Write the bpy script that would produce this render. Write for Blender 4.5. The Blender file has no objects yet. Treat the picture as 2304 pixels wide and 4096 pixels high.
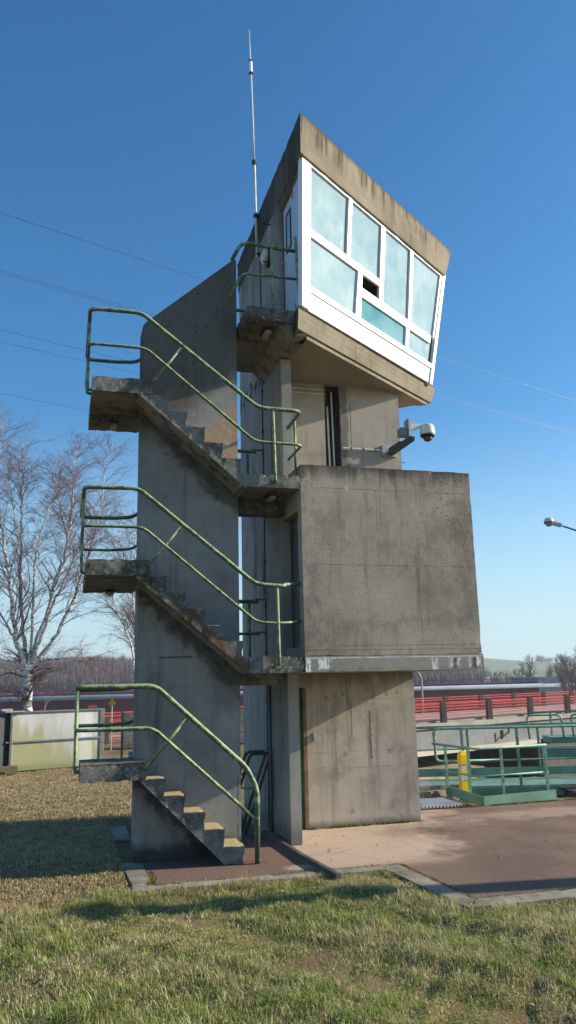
import bpy, bmesh, math, random
import numpy as np
from mathutils import Vector, Matrix
rnd = random.Random(7)
R = math.radians
C = bpy.context.scene.collection
# ------------------------------------------------------------------ camera
YAW, PITCH, ROLL, EYE = R(15.8), R(12.1), R(1.3), 2.0
fw = Vector((math.sin(YAW)*math.cos(PITCH), math.cos(YAW)*math.cos(PITCH), math.sin(PITCH)))
rt = Vector((math.cos(YAW), -math.sin(YAW), 0)); up = rt.cross(fw)
r2 = rt*math.cos(ROLL) - up*math.sin(ROLL); u2 = rt*math.sin(ROLL) + up*math.cos(ROLL)
cam = bpy.data.cameras.new('camera'); cam.sensor_fit = 'VERTICAL'; cam.sensor_height = 24
cam.lens = 24*3150/4096; cam.clip_start = 0.05; cam.clip_end = 6000
co = bpy.data.objects.new('camera', cam); C.objects.link(co)
co.matrix_world = Matrix(((r2.x, u2.x, -fw.x, 0), (r2.y, u2.y, -fw.y, 0), (r2.z, u2.z, -fw.z, EYE), (0, 0, 0, 1)))
bpy.context.scene.camera = co
# ------------------------------------------------------------------ light
SUN = Vector((1, -0.135, 0.42)).normalized()
EL = math.asin(SUN.z); AZ = math.atan2(SUN.x, SUN.y)      # AZ clockwise from +Y
w = bpy.data.worlds.new('World'); bpy.context.scene.world = w; w.use_nodes = True
nt = w.node_tree; bg = nt.nodes['Background']
sky = nt.nodes.new('ShaderNodeTexSky'); sky.sky_type = 'NISHITA'; sky.sun_disc = False
sky.sun_elevation = EL; sky.sun_rotation = AZ; sky.altitude = 200; sky.air_density = 1.0
sky.dust_density = 0.6; sky.ozone_density = 2.5
hs = nt.nodes.new('ShaderNodeHueSaturation'); hs.inputs['Saturation'].default_value = 1.22
tint = nt.nodes.new('ShaderNodeMix'); tint.data_type = 'RGBA'; tint.blend_type = 'MULTIPLY'; tint.inputs[0].default_value = 1
tint.inputs[7].default_value = (.78, 1.14, 1.24, 1)
tc = nt.nodes.new('ShaderNodeTexCoord'); sx = nt.nodes.new('ShaderNodeSeparateXYZ'); mr = nt.nodes.new('ShaderNodeMapRange')
mr.interpolation_type = 'SMOOTHSTEP'; mr.inputs[1].default_value = -.02; mr.inputs[2].default_value = .34; mr.inputs[3].default_value = .8; mr.inputs[4].default_value = 0
hz = nt.nodes.new('ShaderNodeMix'); hz.data_type = 'RGBA'; hz.inputs[7].default_value = (4.4, 5.5, 6.3, 1)   # pale air near the horizon
nt.links.new(sky.outputs[0], hs.inputs['Color']); nt.links.new(hs.outputs[0], tint.inputs[6])
nt.links.new(tc.outputs['Generated'], sx.inputs[0]); nt.links.new(sx.outputs[2], mr.inputs[0]); nt.links.new(mr.outputs[0], hz.inputs[0])
nt.links.new(tint.outputs[2], hz.inputs[6]); nt.links.new(hz.outputs[2], bg.inputs[0]); bg.inputs[1].default_value = 0.09
sl = bpy.data.lights.new('sun', 'SUN'); sl.energy = 5.0; sl.angle = R(0.53); sl.color = (1, .88, .72)
so = bpy.data.objects.new('sun', sl); C.objects.link(so)
so.rotation_euler = (-SUN).to_track_quat('-Z', 'Y').to_euler()
vs = bpy.context.scene.view_settings
vs.view_transform = 'Standard'; vs.look = 'None'; vs.exposure = 0.72; vs.gamma = 1

# ------------------------------------------------------------------ node helpers
class S:
    """socket wrapper: arithmetic on sockets builds Math nodes"""
    def __init__(s, t, k): s.t, s.k = t, k
    def _m(s, op, a, b=None, c=None):
        n = s.t.nodes.new('ShaderNodeMath'); n.operation = op
        for i, v in enumerate((a, b, c)):
            if v is None: continue
            if isinstance(v, S): s.t.links.new(v.k, n.inputs[i])
            else: n.inputs[i].default_value = v
        return S(s.t, n.outputs[0])
    def __add__(s, o): return s._m('ADD', s, o)
    __radd__ = __add__
    def __sub__(s, o): return s._m('SUBTRACT', s, o)
    def __rsub__(s, o): return s._m('SUBTRACT', o, s)
    def __mul__(s, o): return s._m('MULTIPLY', s, o)
    __rmul__ = __mul__
    def __truediv__(s, o): return s._m('DIVIDE', s, o)
    def abs(s): return s._m('ABSOLUTE', s)
    def max(s, o): return s._m('MAXIMUM', s, o)
    def min(s, o): return s._m('MINIMUM', s, o)
    def sm(s, a, b, lo=0., hi=1.):
        n = s.t.nodes.new('ShaderNodeMapRange'); n.interpolation_type = 'SMOOTHSTEP'
        s.t.links.new(s.k, n.inputs[0])
        if a > b: a, b, lo, hi = b, a, hi, lo
        n.inputs[1].default_value = a; n.inputs[2].default_value = b
        n.inputs[3].default_value = lo; n.inputs[4].default_value = hi
        return S(s.t, n.outputs[0])
class Mt:
    def __init__(m, name, rough=.85, spec=.3):
        m.m = bpy.data.materials.new(name); m.m.use_nodes = True; m.t = m.m.node_tree
        m.b = m.t.nodes['Principled BSDF']; m.b.inputs['Roughness'].default_value = rough
        m.b.inputs['Specular IOR Level'].default_value = spec
        g = m.t.nodes.new('ShaderNodeNewGeometry'); m.p = g.outputs['Position']; m.g = g
        x = m.t.nodes.new('ShaderNodeSeparateXYZ'); m.t.links.new(m.p, x.inputs[0])
        m.x, m.y, m.z = (S(m.t, x.outputs[i]) for i in range(3))
        nx = m.t.nodes.new('ShaderNodeSeparateXYZ'); m.t.links.new(g.outputs['Normal'], nx.inputs[0])
        m.nx, m.ny, m.nz = (S(m.t, nx.outputs[i]) for i in range(3))
    def vec(m, sc, off=(0, 0, 0)):
        n = m.t.nodes.new('ShaderNodeMapping'); m.t.links.new(m.p, n.inputs[0])
        n.inputs['Scale'].default_value = sc if isinstance(sc, tuple) else (sc,)*3
        n.inputs['Location'].default_value = off
        return n.outputs[0]
    def noise(m, sc, det=4, rough=.6, off=(0, 0, 0), dist=0):
        n = m.t.nodes.new('ShaderNodeTexNoise'); m.t.links.new(m.vec(sc, off), n.inputs['Vector'])
        n.inputs['Scale'].default_value = 1; n.inputs['Detail'].default_value = det
        n.inputs['Roughness'].default_value = rough; n.inputs['Distortion'].default_value = dist
        return S(m.t, n.outputs[0])
    def voro(m, sc, off=(0, 0, 0), feat='F1'):
        n = m.t.nodes.new('ShaderNodeTexVoronoi'); m.t.links.new(m.vec(sc, off), n.inputs['Vector'])
        n.inputs['Scale'].default_value = 1; n.feature = feat
        return S(m.t, n.outputs['Distance'])
    def mix(m, f, a, b):
        n = m.t.nodes.new('ShaderNodeMix'); n.data_type = 'RGBA'; n.clamp_factor = True
        for i, v in ((0, f), (6, a), (7, b)):
            if isinstance(v, S): m.t.links.new(v.k, n.inputs[i])
            elif i == 0: n.inputs[0].default_value = v
            elif isinstance(v, (tuple, list)): n.inputs[i].default_value = (*v, 1)
            else: m.t.links.new(v, n.inputs[i])
        return n.outputs[2]
    def scale(m, col, f):
        n = m.t.nodes.new('ShaderNodeVectorMath'); n.operation = 'SCALE'
        m.t.links.new(col, n.inputs[0]); m.t.links.new(f.k, n.inputs[3]); return n.outputs[0]
    def attr(m, name):
        n = m.t.nodes.new('ShaderNodeAttribute'); n.attribute_name = name; return S(m.t, n.outputs['Fac'])
    def out(m, col, h=None, dist=.01, strength=1., rough=None):
        if isinstance(col, tuple): m.b.inputs['Base Color'].default_value = (*col, 1)
        else: m.t.links.new(col, m.b.inputs['Base Color'])
        if h is not None:
            n = m.t.nodes.new('ShaderNodeBump'); n.inputs['Distance'].default_value = dist
            n.inputs['Strength'].default_value = strength
            m.t.links.new(h.k, n.inputs['Height']); m.t.links.new(n.outputs[0], m.b.inputs['Normal'])
        if rough is not None: m.t.links.new(rough.k, m.b.inputs['Roughness'])
        return m.m
def plain(name, col, rough=.6, var=.15, sc=6, metal=0, spec=.4, bump=.002):
    m = Mt(name, rough, spec); n = m.noise(sc, 5); m.b.inputs['Metallic'].default_value = metal
    d = tuple(c*(1-var*2) for c in col); l = tuple(min(1, c*(1+var)) for c in col)
    return m.out(m.mix(n.sm(.3, .7), d, l), m.noise(sc*8, 3), bump)

def concrete(name, base, dark, amt=.5, pits=.5, moss=.0, extra=None, streak=.5, bump=.006, rough=.92):
    m = Mt(name, rough, .2)
    big = m.noise(.9, 5, .62); med = m.noise(5.5, 6, .7, (3, 1, 2)); fine = m.noise(55, 3, .7)
    stv = m.noise((7, 7, .55), 5, .65, (5, 2, 0)); grain = m.noise(190, 2, .6)
    light = tuple(min(1, c*1.22) for c in base)
    col = m.mix(med.sm(.35, .68), base, light)
    f = (big*.6 + med*.4).sm(.44, .66)*amt
    col = m.mix(f, col, dark)
    col = m.mix(stv.sm(.5, .74)*(big.sm(.3, .6))*streak, col, tuple(c*.62 for c in dark))
    v = m.voro(30, (1.3, .2, .7)); pm = m.noise(1.7, 4, .6, (9, 4, 3)).sm(.42, .62)
    pit = v.sm(.2, .09)*pm*m.noise(12, 2, .5, (2, 2, 7)).sm(.45, .55)
    col = m.mix(pit*pits, col, tuple(c*.28 for c in dark))
    col = m.mix(fine.sm(.5, .75)*.28, col, tuple(c*.5 for c in base))
    col = m.mix(fine.sm(.45, .28)*.22, col, tuple(min(1, c*1.5) for c in base))
    if moss:
        col = m.mix((med*.5+big*.5).sm(.42, .6)*moss, col, (.035, .036, .024))
        col = m.mix(m.noise(20, 5, .75, (4, 4, 4)).sm(.54, .64)*moss*1.1, col, (.36, .36, .31))
    if extra: col = extra(m, col)
    h = fine*.5 + grain*.3 - pit*1.6*pits + med*.9
    return m.out(col, h, bump)
def wob(m, sc=9, a=.05, off=(0, 0, 0)): return (m.noise(sc, 4, .65, off)-.5)*a*2
def hline(m, z0, x0, x1, w=.006):       # thin formwork joint, horizontal
    return (m.z + wob(m, 7, .004) - z0).abs().sm(w, w*.3)*m.x.sm(x0-.01, x0+.01)*m.x.sm(x1+.01, x1-.01)*m.noise(4, 3, .6, (1, 7, 1)).sm(.3, .5)
def vline(m, x0, z0, z1, w=.006):
    return (m.x + wob(m, 7, .004) - x0).abs().sm(w, w*.3)*m.z.sm(z0-.01, z0+.01)*m.z.sm(z1+.01, z1-.01)*m.noise(4, 3, .6, (8, 7, 1)).sm(.3, .5)
def blob(m, x0, x1, z0, z1, e=.06, sc=9, off=(0, 0, 0)):
    dx = (m.x + wob(m, sc, e*1.3, off) - (x0+x1)/2).abs() - (x1-x0)/2
    dz = (m.z + wob(m, sc*.8, e*1.3, (off[0]+5, 3, 1)) - (z0+z1)/2).abs() - (z1-z0)/2
    return dx.max(dz).sm(e*.5, -e*.5)

# ------------------------------------------------------------------ geometry helpers
class MB:
    def __init__(s): s.v, s.f = [], []
    def add(s, vs, fs):
        o = len(s.v); s.v += [tuple(v) for v in vs]; s.f += [tuple(i+o for i in f) for f in fs]; return s
    def box(s, x0, x1, y0, y1, z0, z1):
        return s.prism([(x0, y0), (x1, y0), (x1, y1), (x0, y1)], z0, z1)
    def prism(s, poly, z0, z1):          # XY outline extruded in z
        n = len(poly)
        a = sum(poly[i][0]*poly[(i+1) % n][1]-poly[(i+1) % n][0]*poly[i][1] for i in range(n))
        if a < 0: poly = poly[::-1]
        vs = [(x, y, z0) for x, y in poly]+[(x, y, z1) for x, y in poly]
        fs = [tuple(range(n-1, -1, -1)), tuple(range(n, 2*n))]+[(i, (i+1) % n, n+(i+1) % n, n+i) for i in range(n)]
        return s.add(vs, fs)
    def prof(s, poly, y0, y1):           # XZ outline extruded in y
        n = len(poly)
        a = sum(poly[i][0]*poly[(i+1) % n][1]-poly[(i+1) % n][0]*poly[i][1] for i in range(n))
        if a < 0: poly = poly[::-1]
        vs = [(x, y0, z) for x, z in poly]+[(x, y1, z) for x, z in poly]
        fs = [tuple(range(n)), tuple(range(2*n-1, n-1, -1))]+[((i+1) % n, i, n+i, n+(i+1) % n) for i in range(n)]
        return s.add(vs, fs)
    def hexa(s, b, t):                   # four bottom corners (ccw from above), four top corners
        return s.add(list(b)+list(t), [(3, 2, 1, 0), (4, 5, 6, 7), (0, 1, 5, 4), (1, 2, 6, 5), (2, 3, 7, 6), (3, 0, 4, 7)])
    def tube(s, pts, r, n=8, cap=True):
        pts = [Vector(p) for p in pts]; k = len(pts)
        rs = r if isinstance(r, (list, tuple)) else [r]*k
        ref = None; vs = []
        for i, p in enumerate(pts):
            d = (pts[min(i+1, k-1)]-pts[max(i-1, 0)]).normalized()
            if ref is None: ref = d.orthogonal().normalized()
            ref = (ref-d*ref.dot(d)); ref = ref.normalized() if ref.length > 1e-6 else d.orthogonal().normalized()
            b = d.cross(ref)
            for j in range(n):
                a = 2*math.pi*j/n; vs.append(p+(ref*math.cos(a)+b*math.sin(a))*rs[i])
        fs = [(i*n+j, i*n+(j+1) % n, (i+1)*n+(j+1) % n, (i+1)*n+j) for i in range(k-1) for j in range(n)]
        if cap: fs += [tuple(range(n-1, -1, -1)), tuple(range((k-1)*n, k*n))]
        return s.add(vs, fs)
    def bar(s, a, b, w, h):              # rectangular bar between two points
        a, b = Vector(a), Vector(b); d = (b-a).normalized()
        sd = d.cross(Vector((0, 0, 1))); sd = sd.normalized() if sd.length > 1e-4 else Vector((1, 0, 0))
        u = sd.cross(d).normalized()
        c = [(-w/2, -h/2), (w/2, -h/2), (w/2, h/2), (-w/2, h/2)]
        vs = [p+sd*x+u*y for p in (a, b) for x, y in c]
        return s.add(vs, [(0, 1, 2, 3), (7, 6, 5, 4), (0, 4, 5, 1), (1, 5, 6, 2), (2, 6, 7, 3), (3, 7, 4, 0)])
    def lathe(s, c, prof, n=20, axis=None):
        c = Vector(c); ax = Vector(axis or (0, 0, 1)).normalized(); e1 = ax.orthogonal().normalized(); e2 = ax.cross(e1)
        vs = [c+ax*z+(e1*math.cos(2*math.pi*j/n)+e2*math.sin(2*math.pi*j/n))*max(r, 1e-4) for r, z in prof for j in range(n)]
        k = len(prof)
        fs = [(i*n+j, i*n+(j+1) % n, (i+1)*n+(j+1) % n, (i+1)*n+j) for i in range(k-1) for j in range(n)]
        fs += [tuple(range(n-1, -1, -1)), tuple(range((k-1)*n, k*n))]
        return s.add(vs, fs)
def fillet(pts, r=.12, n=5):
    pts = [Vector(p) for p in pts]; out = [pts[0]]
    for a, b, c in zip(pts, pts[1:], pts[2:]):
        d1, d2 = (a-b), (c-b); q = min(r, d1.length*.45, d2.length*.45)
        p1, p2 = b+d1.normalized()*q, b+d2.normalized()*q
        for i in range(n+1):
            t = i/n; out.append(p1*(1-t)**2 + b*2*t*(1-t) + p2*t*t)
    return out+[pts[-1]]
def build(name, mb, mat, parent=None, bevel=0, smooth=False, rough=0, cut=.06):
    me = bpy.data.meshes.new(name); me.from_pydata([tuple(v) for v in mb.v], [], mb.f)
    if bevel or rough or smooth:
        bm = bmesh.new(); bm.from_mesh(me)
        if rough:                          # chipped, uneven concrete edges: subdivide and push vertices
            for _ in range(7):
                es = [e for e in bm.edges if e.calc_length() > cut*1.6]
                if not es: break
                bmesh.ops.subdivide_edges(bm, edges=es, cuts=1, use_grid_fill=True)
            bmesh.ops.triangulate(bm, faces=[f for f in bm.faces if len(f.verts) > 4])
            bm.normal_update()
            from mathutils import noise
            for v in bm.verts:
                sharp = any(len(e.link_faces) == 2 and e.calc_face_angle(0) > .6 for e in v.link_edges)
                q = noise.noise(v.co*9)+noise.noise(v.co*23)*.6
                q2 = noise.noise(v.co*31)+noise.noise(v.co*67)*.7
                k = rough*(q*.12 - (max(0, q2+.1)*1.4 if sharp else 0))
                v.co += v.normal*k
        if bevel: bmesh.ops.bevel(bm, geom=[e for e in bm.edges if e.calc_face_angle(0) > .5], offset=bevel, segments=2, affect='EDGES')
        if smooth:
            for f in bm.faces: f.smooth = len(f.verts) <= 4
        bm.to_mesh(me); bm.free()
    o = bpy.data.objects.new(name, me); C.objects.link(o)
    if mat: me.materials.append(mat)
    if parent:
        o.parent = parent; o.matrix_parent_inverse = Matrix.Translation(-world_loc(parent))
    return o
def world_loc(o):
    v = Vector(o.location); q = o.parent
    # only top-level empties carry a location; part meshes sit at their thing's origin in world space
    return v if q is None else Vector((0, 0, 0))
def tag(o, label=None, cat=None, group=None, kind=None):
    for k, v in (('label', label), ('category', cat), ('group', group), ('kind', kind)):
        if v: o[k] = v
    return o
def thing(name, label, cat, loc=(0, 0, 0), group=None):
    o = bpy.data.objects.new(name, None); o.location = loc; C.objects.link(o); o.empty_display_size = .2
    return tag(o, label, cat, group)
def npmesh(name, v, faces_quads, faces_tris, mat, parent=None, attrs=None, smooth=False):
    me = bpy.data.meshes.new(name); nv = len(v); nq = len(faces_quads); ntq = len(faces_tris)
    me.vertices.add(nv); me.vertices.foreach_set('co', np.asarray(v, np.float32).ravel())
    me.loops.add(nq*4+ntq*3); me.polygons.add(nq+ntq)
    li = np.concatenate([np.asarray(faces_quads, np.int32).ravel(), np.asarray(faces_tris, np.int32).ravel()]) if ntq and nq else np.asarray(faces_quads if nq else faces_tris, np.int32).ravel()
    me.loops.foreach_set('vertex_index', li)
    ls = np.concatenate([np.arange(nq)*4, nq*4+np.arange(ntq)*3]).astype(np.int32)
    me.polygons.foreach_set('loop_start', ls)
    for k, a in (attrs or {}).items():
        at = me.attributes.new(k, 'FLOAT', 'POINT'); at.data.foreach_set('value', np.asarray(a, np.float32))
    me.update(calc_edges=True)
    if smooth: me.polygons.foreach_set('use_smooth', np.ones(nq+ntq, bool))
    me.materials.append(mat); o = bpy.data.objects.new(name, me); C.objects.link(o)
    if parent: o.parent = parent; o.matrix_parent_inverse = Matrix.Translation(-world_loc(parent))
    return o
# ================================================================== materials
YF, YW, YB = 9.28, 9.78, 10.15         # front plane of flights and room, wall faces
def spine_extra(m, col):
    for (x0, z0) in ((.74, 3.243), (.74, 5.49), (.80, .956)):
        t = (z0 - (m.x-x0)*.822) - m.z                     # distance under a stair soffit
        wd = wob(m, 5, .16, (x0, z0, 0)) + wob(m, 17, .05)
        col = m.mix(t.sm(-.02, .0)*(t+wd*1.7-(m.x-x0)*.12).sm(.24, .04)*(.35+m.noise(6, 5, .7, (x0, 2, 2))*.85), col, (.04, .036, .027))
    up_ = m.z - (m.x-.83)*.822
    col = m.mix((up_+wob(m, 3, .3)).sm(4.75, 5.2)*.72, col, (.062, .058, .045))
    col = m.mix(m.noise((14, 14, 9), 4, .7, (3, 3, 3)).sm(.57, .66)*up_.sm(4.9, 5.4)*.6, col, (.028, .026, .02))
    rust = (m.z + m.x*.822 - 6.13 + wob(m, 9, .03)).sm(0, .05)*(up_+wob(m, 3, .2)).sm(4.75, 4.35)  # rust tone, brightened to strengthen the sunlit patch above the upper flight
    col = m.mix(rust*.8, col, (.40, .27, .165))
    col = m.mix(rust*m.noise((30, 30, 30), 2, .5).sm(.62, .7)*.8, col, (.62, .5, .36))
    col = m.mix(blob(m, 1.93, 1.99, 5.02, 5.09, .02)*.7, col, (.5, .42, .34))
    col = m.mix((m.z+wob(m, 5, .12)).sm(.26, .10)*.85, col, (.03, .03, .024))
    for z in (1.95, 2.32, 4.35): col = m.mix(hline(m, z, .83, 1.7)*.35, col, (.04, .04, .035))
    col = m.mix(hline(m, 2.31, 1.1, 1.5, .02)*.7, col, (.03, .03, .026))
    col = m.mix(vline(m, 1.42, 0, 6.5, .03)*.12, col, (.06, .06, .05))
    col = m.mix(blob(m, .84, 2.1, 1.7, 2.2, .2, 4)*m.x.sm(1.5, 2.0)*.4, col, (.05, .045, .035))
    return m.mix(vline(m, 2.06, 0.2, .9, .012)*.6, col, (.03, .025, .02))
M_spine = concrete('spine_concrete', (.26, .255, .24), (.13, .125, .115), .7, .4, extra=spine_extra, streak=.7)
M_stair = concrete('stair_concrete', (.2, .195, .175), (.055, .052, .043), .95, .4, moss=.62, bump=.014)
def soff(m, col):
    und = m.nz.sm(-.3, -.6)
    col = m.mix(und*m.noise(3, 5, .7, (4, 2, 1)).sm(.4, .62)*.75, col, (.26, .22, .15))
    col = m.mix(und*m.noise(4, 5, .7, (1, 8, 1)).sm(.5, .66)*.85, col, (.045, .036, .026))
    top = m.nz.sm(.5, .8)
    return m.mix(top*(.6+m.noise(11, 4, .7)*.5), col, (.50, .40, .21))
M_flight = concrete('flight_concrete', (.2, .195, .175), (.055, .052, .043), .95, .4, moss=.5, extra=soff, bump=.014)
def rusty(m, col):
    t = m.z - (2.1 - (m.x-2.15)*.822)
    edge = (m.y-YF-.02).sm(.03, .0)
    col = soff(m, col)
    return m.mix(m.noise(9, 5, .75, (2, 9, 3)).sm(.42, .6)*(t+wob(m, 14, .05)).sm(.15, .04)*edge*m.x.sm(1.1, 1.5), col, (.16, .065, .035))
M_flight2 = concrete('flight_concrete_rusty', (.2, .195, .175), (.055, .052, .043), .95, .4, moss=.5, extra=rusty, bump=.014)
def block_extra(m, col):
    k = (.07, .06, .045)
    for z, a, b in ((4.4, 2.8, 5.2), (3.415, 2.94, 5.2), (2.41, 3.2, 5.2), (2.355, 2.8, 5.2)): col = m.mix(hline(m, z, a, b)*.6, col, k)
    for x, a, b in ((3.815, 3.43, 4.4), (4.365, 2.4, 3.41)): col = m.mix(vline(m, x, a, b)*.6, col, k)
    top = (m.z+wob(m, 4, .16)+m.noise((11, 11, 1.2), 3, .6)*.35).sm(4.62, 4.92)
    col = m.mix(top*.9, col, (.045, .04, .033))
    chip = m.voro((17, 17, 24), (3, .5, 1)).sm(.26, .16)*(m.noise(2.1, 5, .7, (0, 4, 2))*.6+m.x.sm(3.8, 5.2)*.18+m.z.sm(3.2, 4.7)*.12).sm(.40, .56)
    col = m.mix(chip*.8, col, (.05, .042, .03))
    for x0, x1, z0, z1, a in ((3.1, 4.3, 2.64, 2.72, .36), (4.45, 5.1, 2.62, 2.8, .28), (4.6, 5.1, 3.75, 4.1, .22), (2.95, 3.3, 3.6, 4.1, .3), (4.95, 5.2, 2.7, 4.3, .35), (2.82, 2.98, 2.5, 3.4, .35)):
        col = m.mix(blob(m, x0, x1, z0, z1, .24, 6, (x0, z0, 0))*a*(.5+m.noise(13, 4, .7)*1.1), col, (.075, .065, .05))
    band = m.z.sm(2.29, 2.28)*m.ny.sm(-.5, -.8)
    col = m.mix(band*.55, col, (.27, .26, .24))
    wh = (.95, .95, .93)
    for x0, x1, z0, a in ((2.82, 2.86, 2.10, 1), (2.98, 3.14, 2.13, .8), (4.48, 4.54, 2.1, .9), (4.72, 4.76, 2.13, .7), (4.8, 4.86, 2.12, 1), (5.0, 5.03, 2.13, .7), (5.1, 5.16, 2.13, .9)):
        col = m.mix(blob(m, x0-.01, x1+.01, z0, 2.25, .03, 26, (x0, 1, 2))*a*m.noise((34, 34, 7), 4, .7, (x0, 0, 0)).sm(.40, .56), col, wh)
    for x0 in (4.77, 5.045): col = m.mix(blob(m, x0, x0+.05, 2.12, 2.24, .03, 18)*.8, col, (.05, .05, .055))
    col = m.mix(hline(m, 2.262, 2.8, 5.2, .008)*.6, col, wh)
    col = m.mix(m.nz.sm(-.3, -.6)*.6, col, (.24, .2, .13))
    return m.mix(blob(m, 3.40, 3.44, 4.39, 4.45, .02, 20)*.9, col, (.5, .44, .38))
M_block = concrete('room_concrete', (.385, .325, .25), (.17, .142, .108), .72, 1., extra=block_extra, bump=.006, streak=.85)
def core_extra(m, col):
    k = (.09, .08, .065)
    for z, a, b in ((1.0, 3.3, 5.), (1.72, 3.6, 4.75), (.78, 3.6, 4.7), (5.35, 3.2, 3.7)): col = m.mix(hline(m, z, a, b)*.5, col, k)
    for x, a, b in ((4.2, 1., 1.72), (3.655, 0, 1.0), (3.61, .78, 1.75)): col = m.mix(vline(m, x, a, b)*.55, col, k)
    lite = blob(m, 3.6, 4.7, .78, 1.72, .05, 4)
    col = m.mix(lite*.25, col, (.5, .47, .41))
    low = m.z.sm(3, 2.5)
    col = m.mix(blob(m, 4.245, 4.275, .9, 1.55, .03, 22, (3, 0, 0))*.85*low, col, (.07, .06, .05))
    for x, z in ((3.6, 1.75), (3.86, 1.8), (4.53, 1.78), (4.7, 1.8), (3.87, .97), (4.54, .98), (3.95, .2), (4.55, .3)):
        d = ((m.x-x)*(m.x-x)+(m.z-z)*(m.z-z))
        col = m.mix(d.sm(.0016, .0008)*.4, col, (.12, .1, .08))
    for x0, x1, z0, z1 in ((3.36, 3.55, 1.82, 2.0), (3.92, 4.08, 1.85, 2.05)): col = m.mix(blob(m, x0, x1, z0, z1, .06, 12)*.5, col, (.45, .36, .24))
    col = m.mix((m.z+wob(m, 6, .1)+m.noise((9, 9, .7), 4, .65, (2, 2, 2))*.5).sm(2.05, 2.35)*low*.7, col, (.11, .10, .085))
    col = m.mix(m.noise((8, 8, .5), 5, .7, (6, 1, 3)).sm(.54, .66)*low*(m.z.sm(.2, 1.6)*.5+.2), col, (.14, .125, .105))
    col = m.mix(m.noise(2.2, 5, .65, (7, 3, 1)).sm(.5, .64)*low*.4, col, (.2, .175, .145))
    col = m.mix((m.z+wob(m, 8, .05)).sm(.12, .03)*.6, col, (.09, .08, .06))
    hi = m.z.sm(4, 5)
    col = m.mix(blob(m, 4.09, 4.14, 5.5, 6.45, .05, 14)*.6*hi, col, (.45, .42, .36))
    col = m.mix(vline(m, 4.15, 5.55, 6.4, .012)*.7*hi, col, (.04, .04, .03))
    col = m.mix(blob(m, 3.98, 4.1, 4.8, 6.5, .06, 7)*.6*hi, col, (.07, .065, .05))
    for x, w_ in ((3.7, .3), (4.4, .2)): col = m.mix(blob(m, x, x+w_, .3, .62, .1, 9)*.25*low, col, (.5, .45, .38))
    return col
M_core = concrete('core_concrete', (.45, .395, .32), (.2, .18, .15), .6, .25, streak=.55, extra=core_extra, bump=.004)
def side_extra(m, col):
    st = m.noise((1, 3.2, .35), 6, .72, (5, 2, 0)).sm(.46, .66)*m.noise((1, 1.3, .8), 4, .6, (2, 2, 5)).sm(.4, .6)
    col = m.mix(st*m.ny.abs().sm(.5, .2)*.85, col, (.05, .048, .042))
    col = m.mix(m.z.sm(7.8, 9.2)*m.noise((1, 4, .6), 4, .6, (7, 0, 0)).sm(.35, .55)*.6, col, (.05, .045, .035))
    return m.mix((m.z+wob(m, 5, .1)).sm(.3, .1)*.5, col, (.05, .05, .04))
M_side = concrete('side_concrete', (.31, .295, .265), (.15, .14, .12), .55, .1, extra=side_extra, bump=.004, streak=.12)
def cab_extra(m, col):
    for z in (9.02, 9.06, 6.62, 6.70): col = m.mix(hline(m, z, 2.8, 6.5, .006)*.5, col, (.06, .05, .035))
    st = m.noise((8, 8, .8), 5, .65, (1, 2, 9)).sm(.46, .62)
    col = m.mix(st*(m.z+wob(m, 6, .12)).sm(9.0, 9.3)*.9, col, (.06, .05, .032))
    col = m.mix((m.z+wob(m, 12, .05)).sm(9.36, 9.46)*.7, col, (.05, .045, .035))
    col = m.mix((m.z+wob(m, 9, .08)).sm(6.74, 6.82)*.5*m.z.sm(7.2, 7), col, (.07, .06, .045))
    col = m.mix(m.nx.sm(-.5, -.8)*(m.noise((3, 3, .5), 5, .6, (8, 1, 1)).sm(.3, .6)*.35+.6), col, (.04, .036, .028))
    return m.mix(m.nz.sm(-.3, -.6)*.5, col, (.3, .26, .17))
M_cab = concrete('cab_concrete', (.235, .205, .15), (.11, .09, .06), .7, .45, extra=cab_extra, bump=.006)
M_pillar = concrete('pillar_concrete', (.38, .345, .30), (.17, .155, .13), .5, .2, bump=.004)
def paint_rail(name='rail_paint', a=(.055, .095, .06), b=(.31, .37, .17)):
    m = Mt(name, .55, .4); n = m.noise(9, 5, .7); f = (n+(m.nz*.18)).sm(.44, .62)
    col = m.mix(f, a, b); col = m.mix(m.noise(16, 4, .7, (5, 5, 5)).sm(.6, .68)*.8, col, (.38, .45, .38))
    col = m.mix(m.noise(21, 4, .7, (2, 5, 8)).sm(.62, .7)*.7, col, (.12, .06, .03))
    return m.out(col, m.noise(60, 3), .002)
M_rail = paint_rail()
M_lockgreen = paint_rail('lock_green_paint', (.12, .24, .175), (.23, .40, .30))
M_lockplate = plain('lock_green_plate', (.15, .29, .21), .6, .12, 2)
M_white = plain('white_frame_paint', (.82, .83, .84), .35, .02, 2, spec=.5, bump=.0003)
M_seam = plain('window_gasket', (.012, .012, .014), .6)
M_doorblue = plain('door_white', (.5, .52, .55), .4, .03, 2, bump=.0003)
M_green_door = plain('green_door_paint', (.012, .095, .05), .5, .2, 3)
M_metal = plain('galvanised_metal', (.42, .43, .44), .45, .12, 12, .6)
M_dark = plain('black_cable', (.012, .012, .013), .55, .1)
M_pvc = plain('white_conduit', (.62, .6, .54), .5, .1, 9)
M_greyplastic = plain('grey_plastic', (.16, .19, .22), .5, .08)
M_lens = plain('frosted_lens', (.3, .27, .2), .4, .1)
M_cream = plain('camera_housing', (.62, .62, .58), .35, .04)
M_inside = plain('cab_inside', (.20, .27, .28), .8, .1, 1)
m = Mt('window_glass', .3, .35)
dirt = m.noise((3, 3, 1.1), 6, .7, (1, 1, 1)); run = m.noise((22, 22, .7), 4, .6, (3, 1, 1)); sp = m.noise(30, 4, .8, (3, 7, 1))
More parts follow.
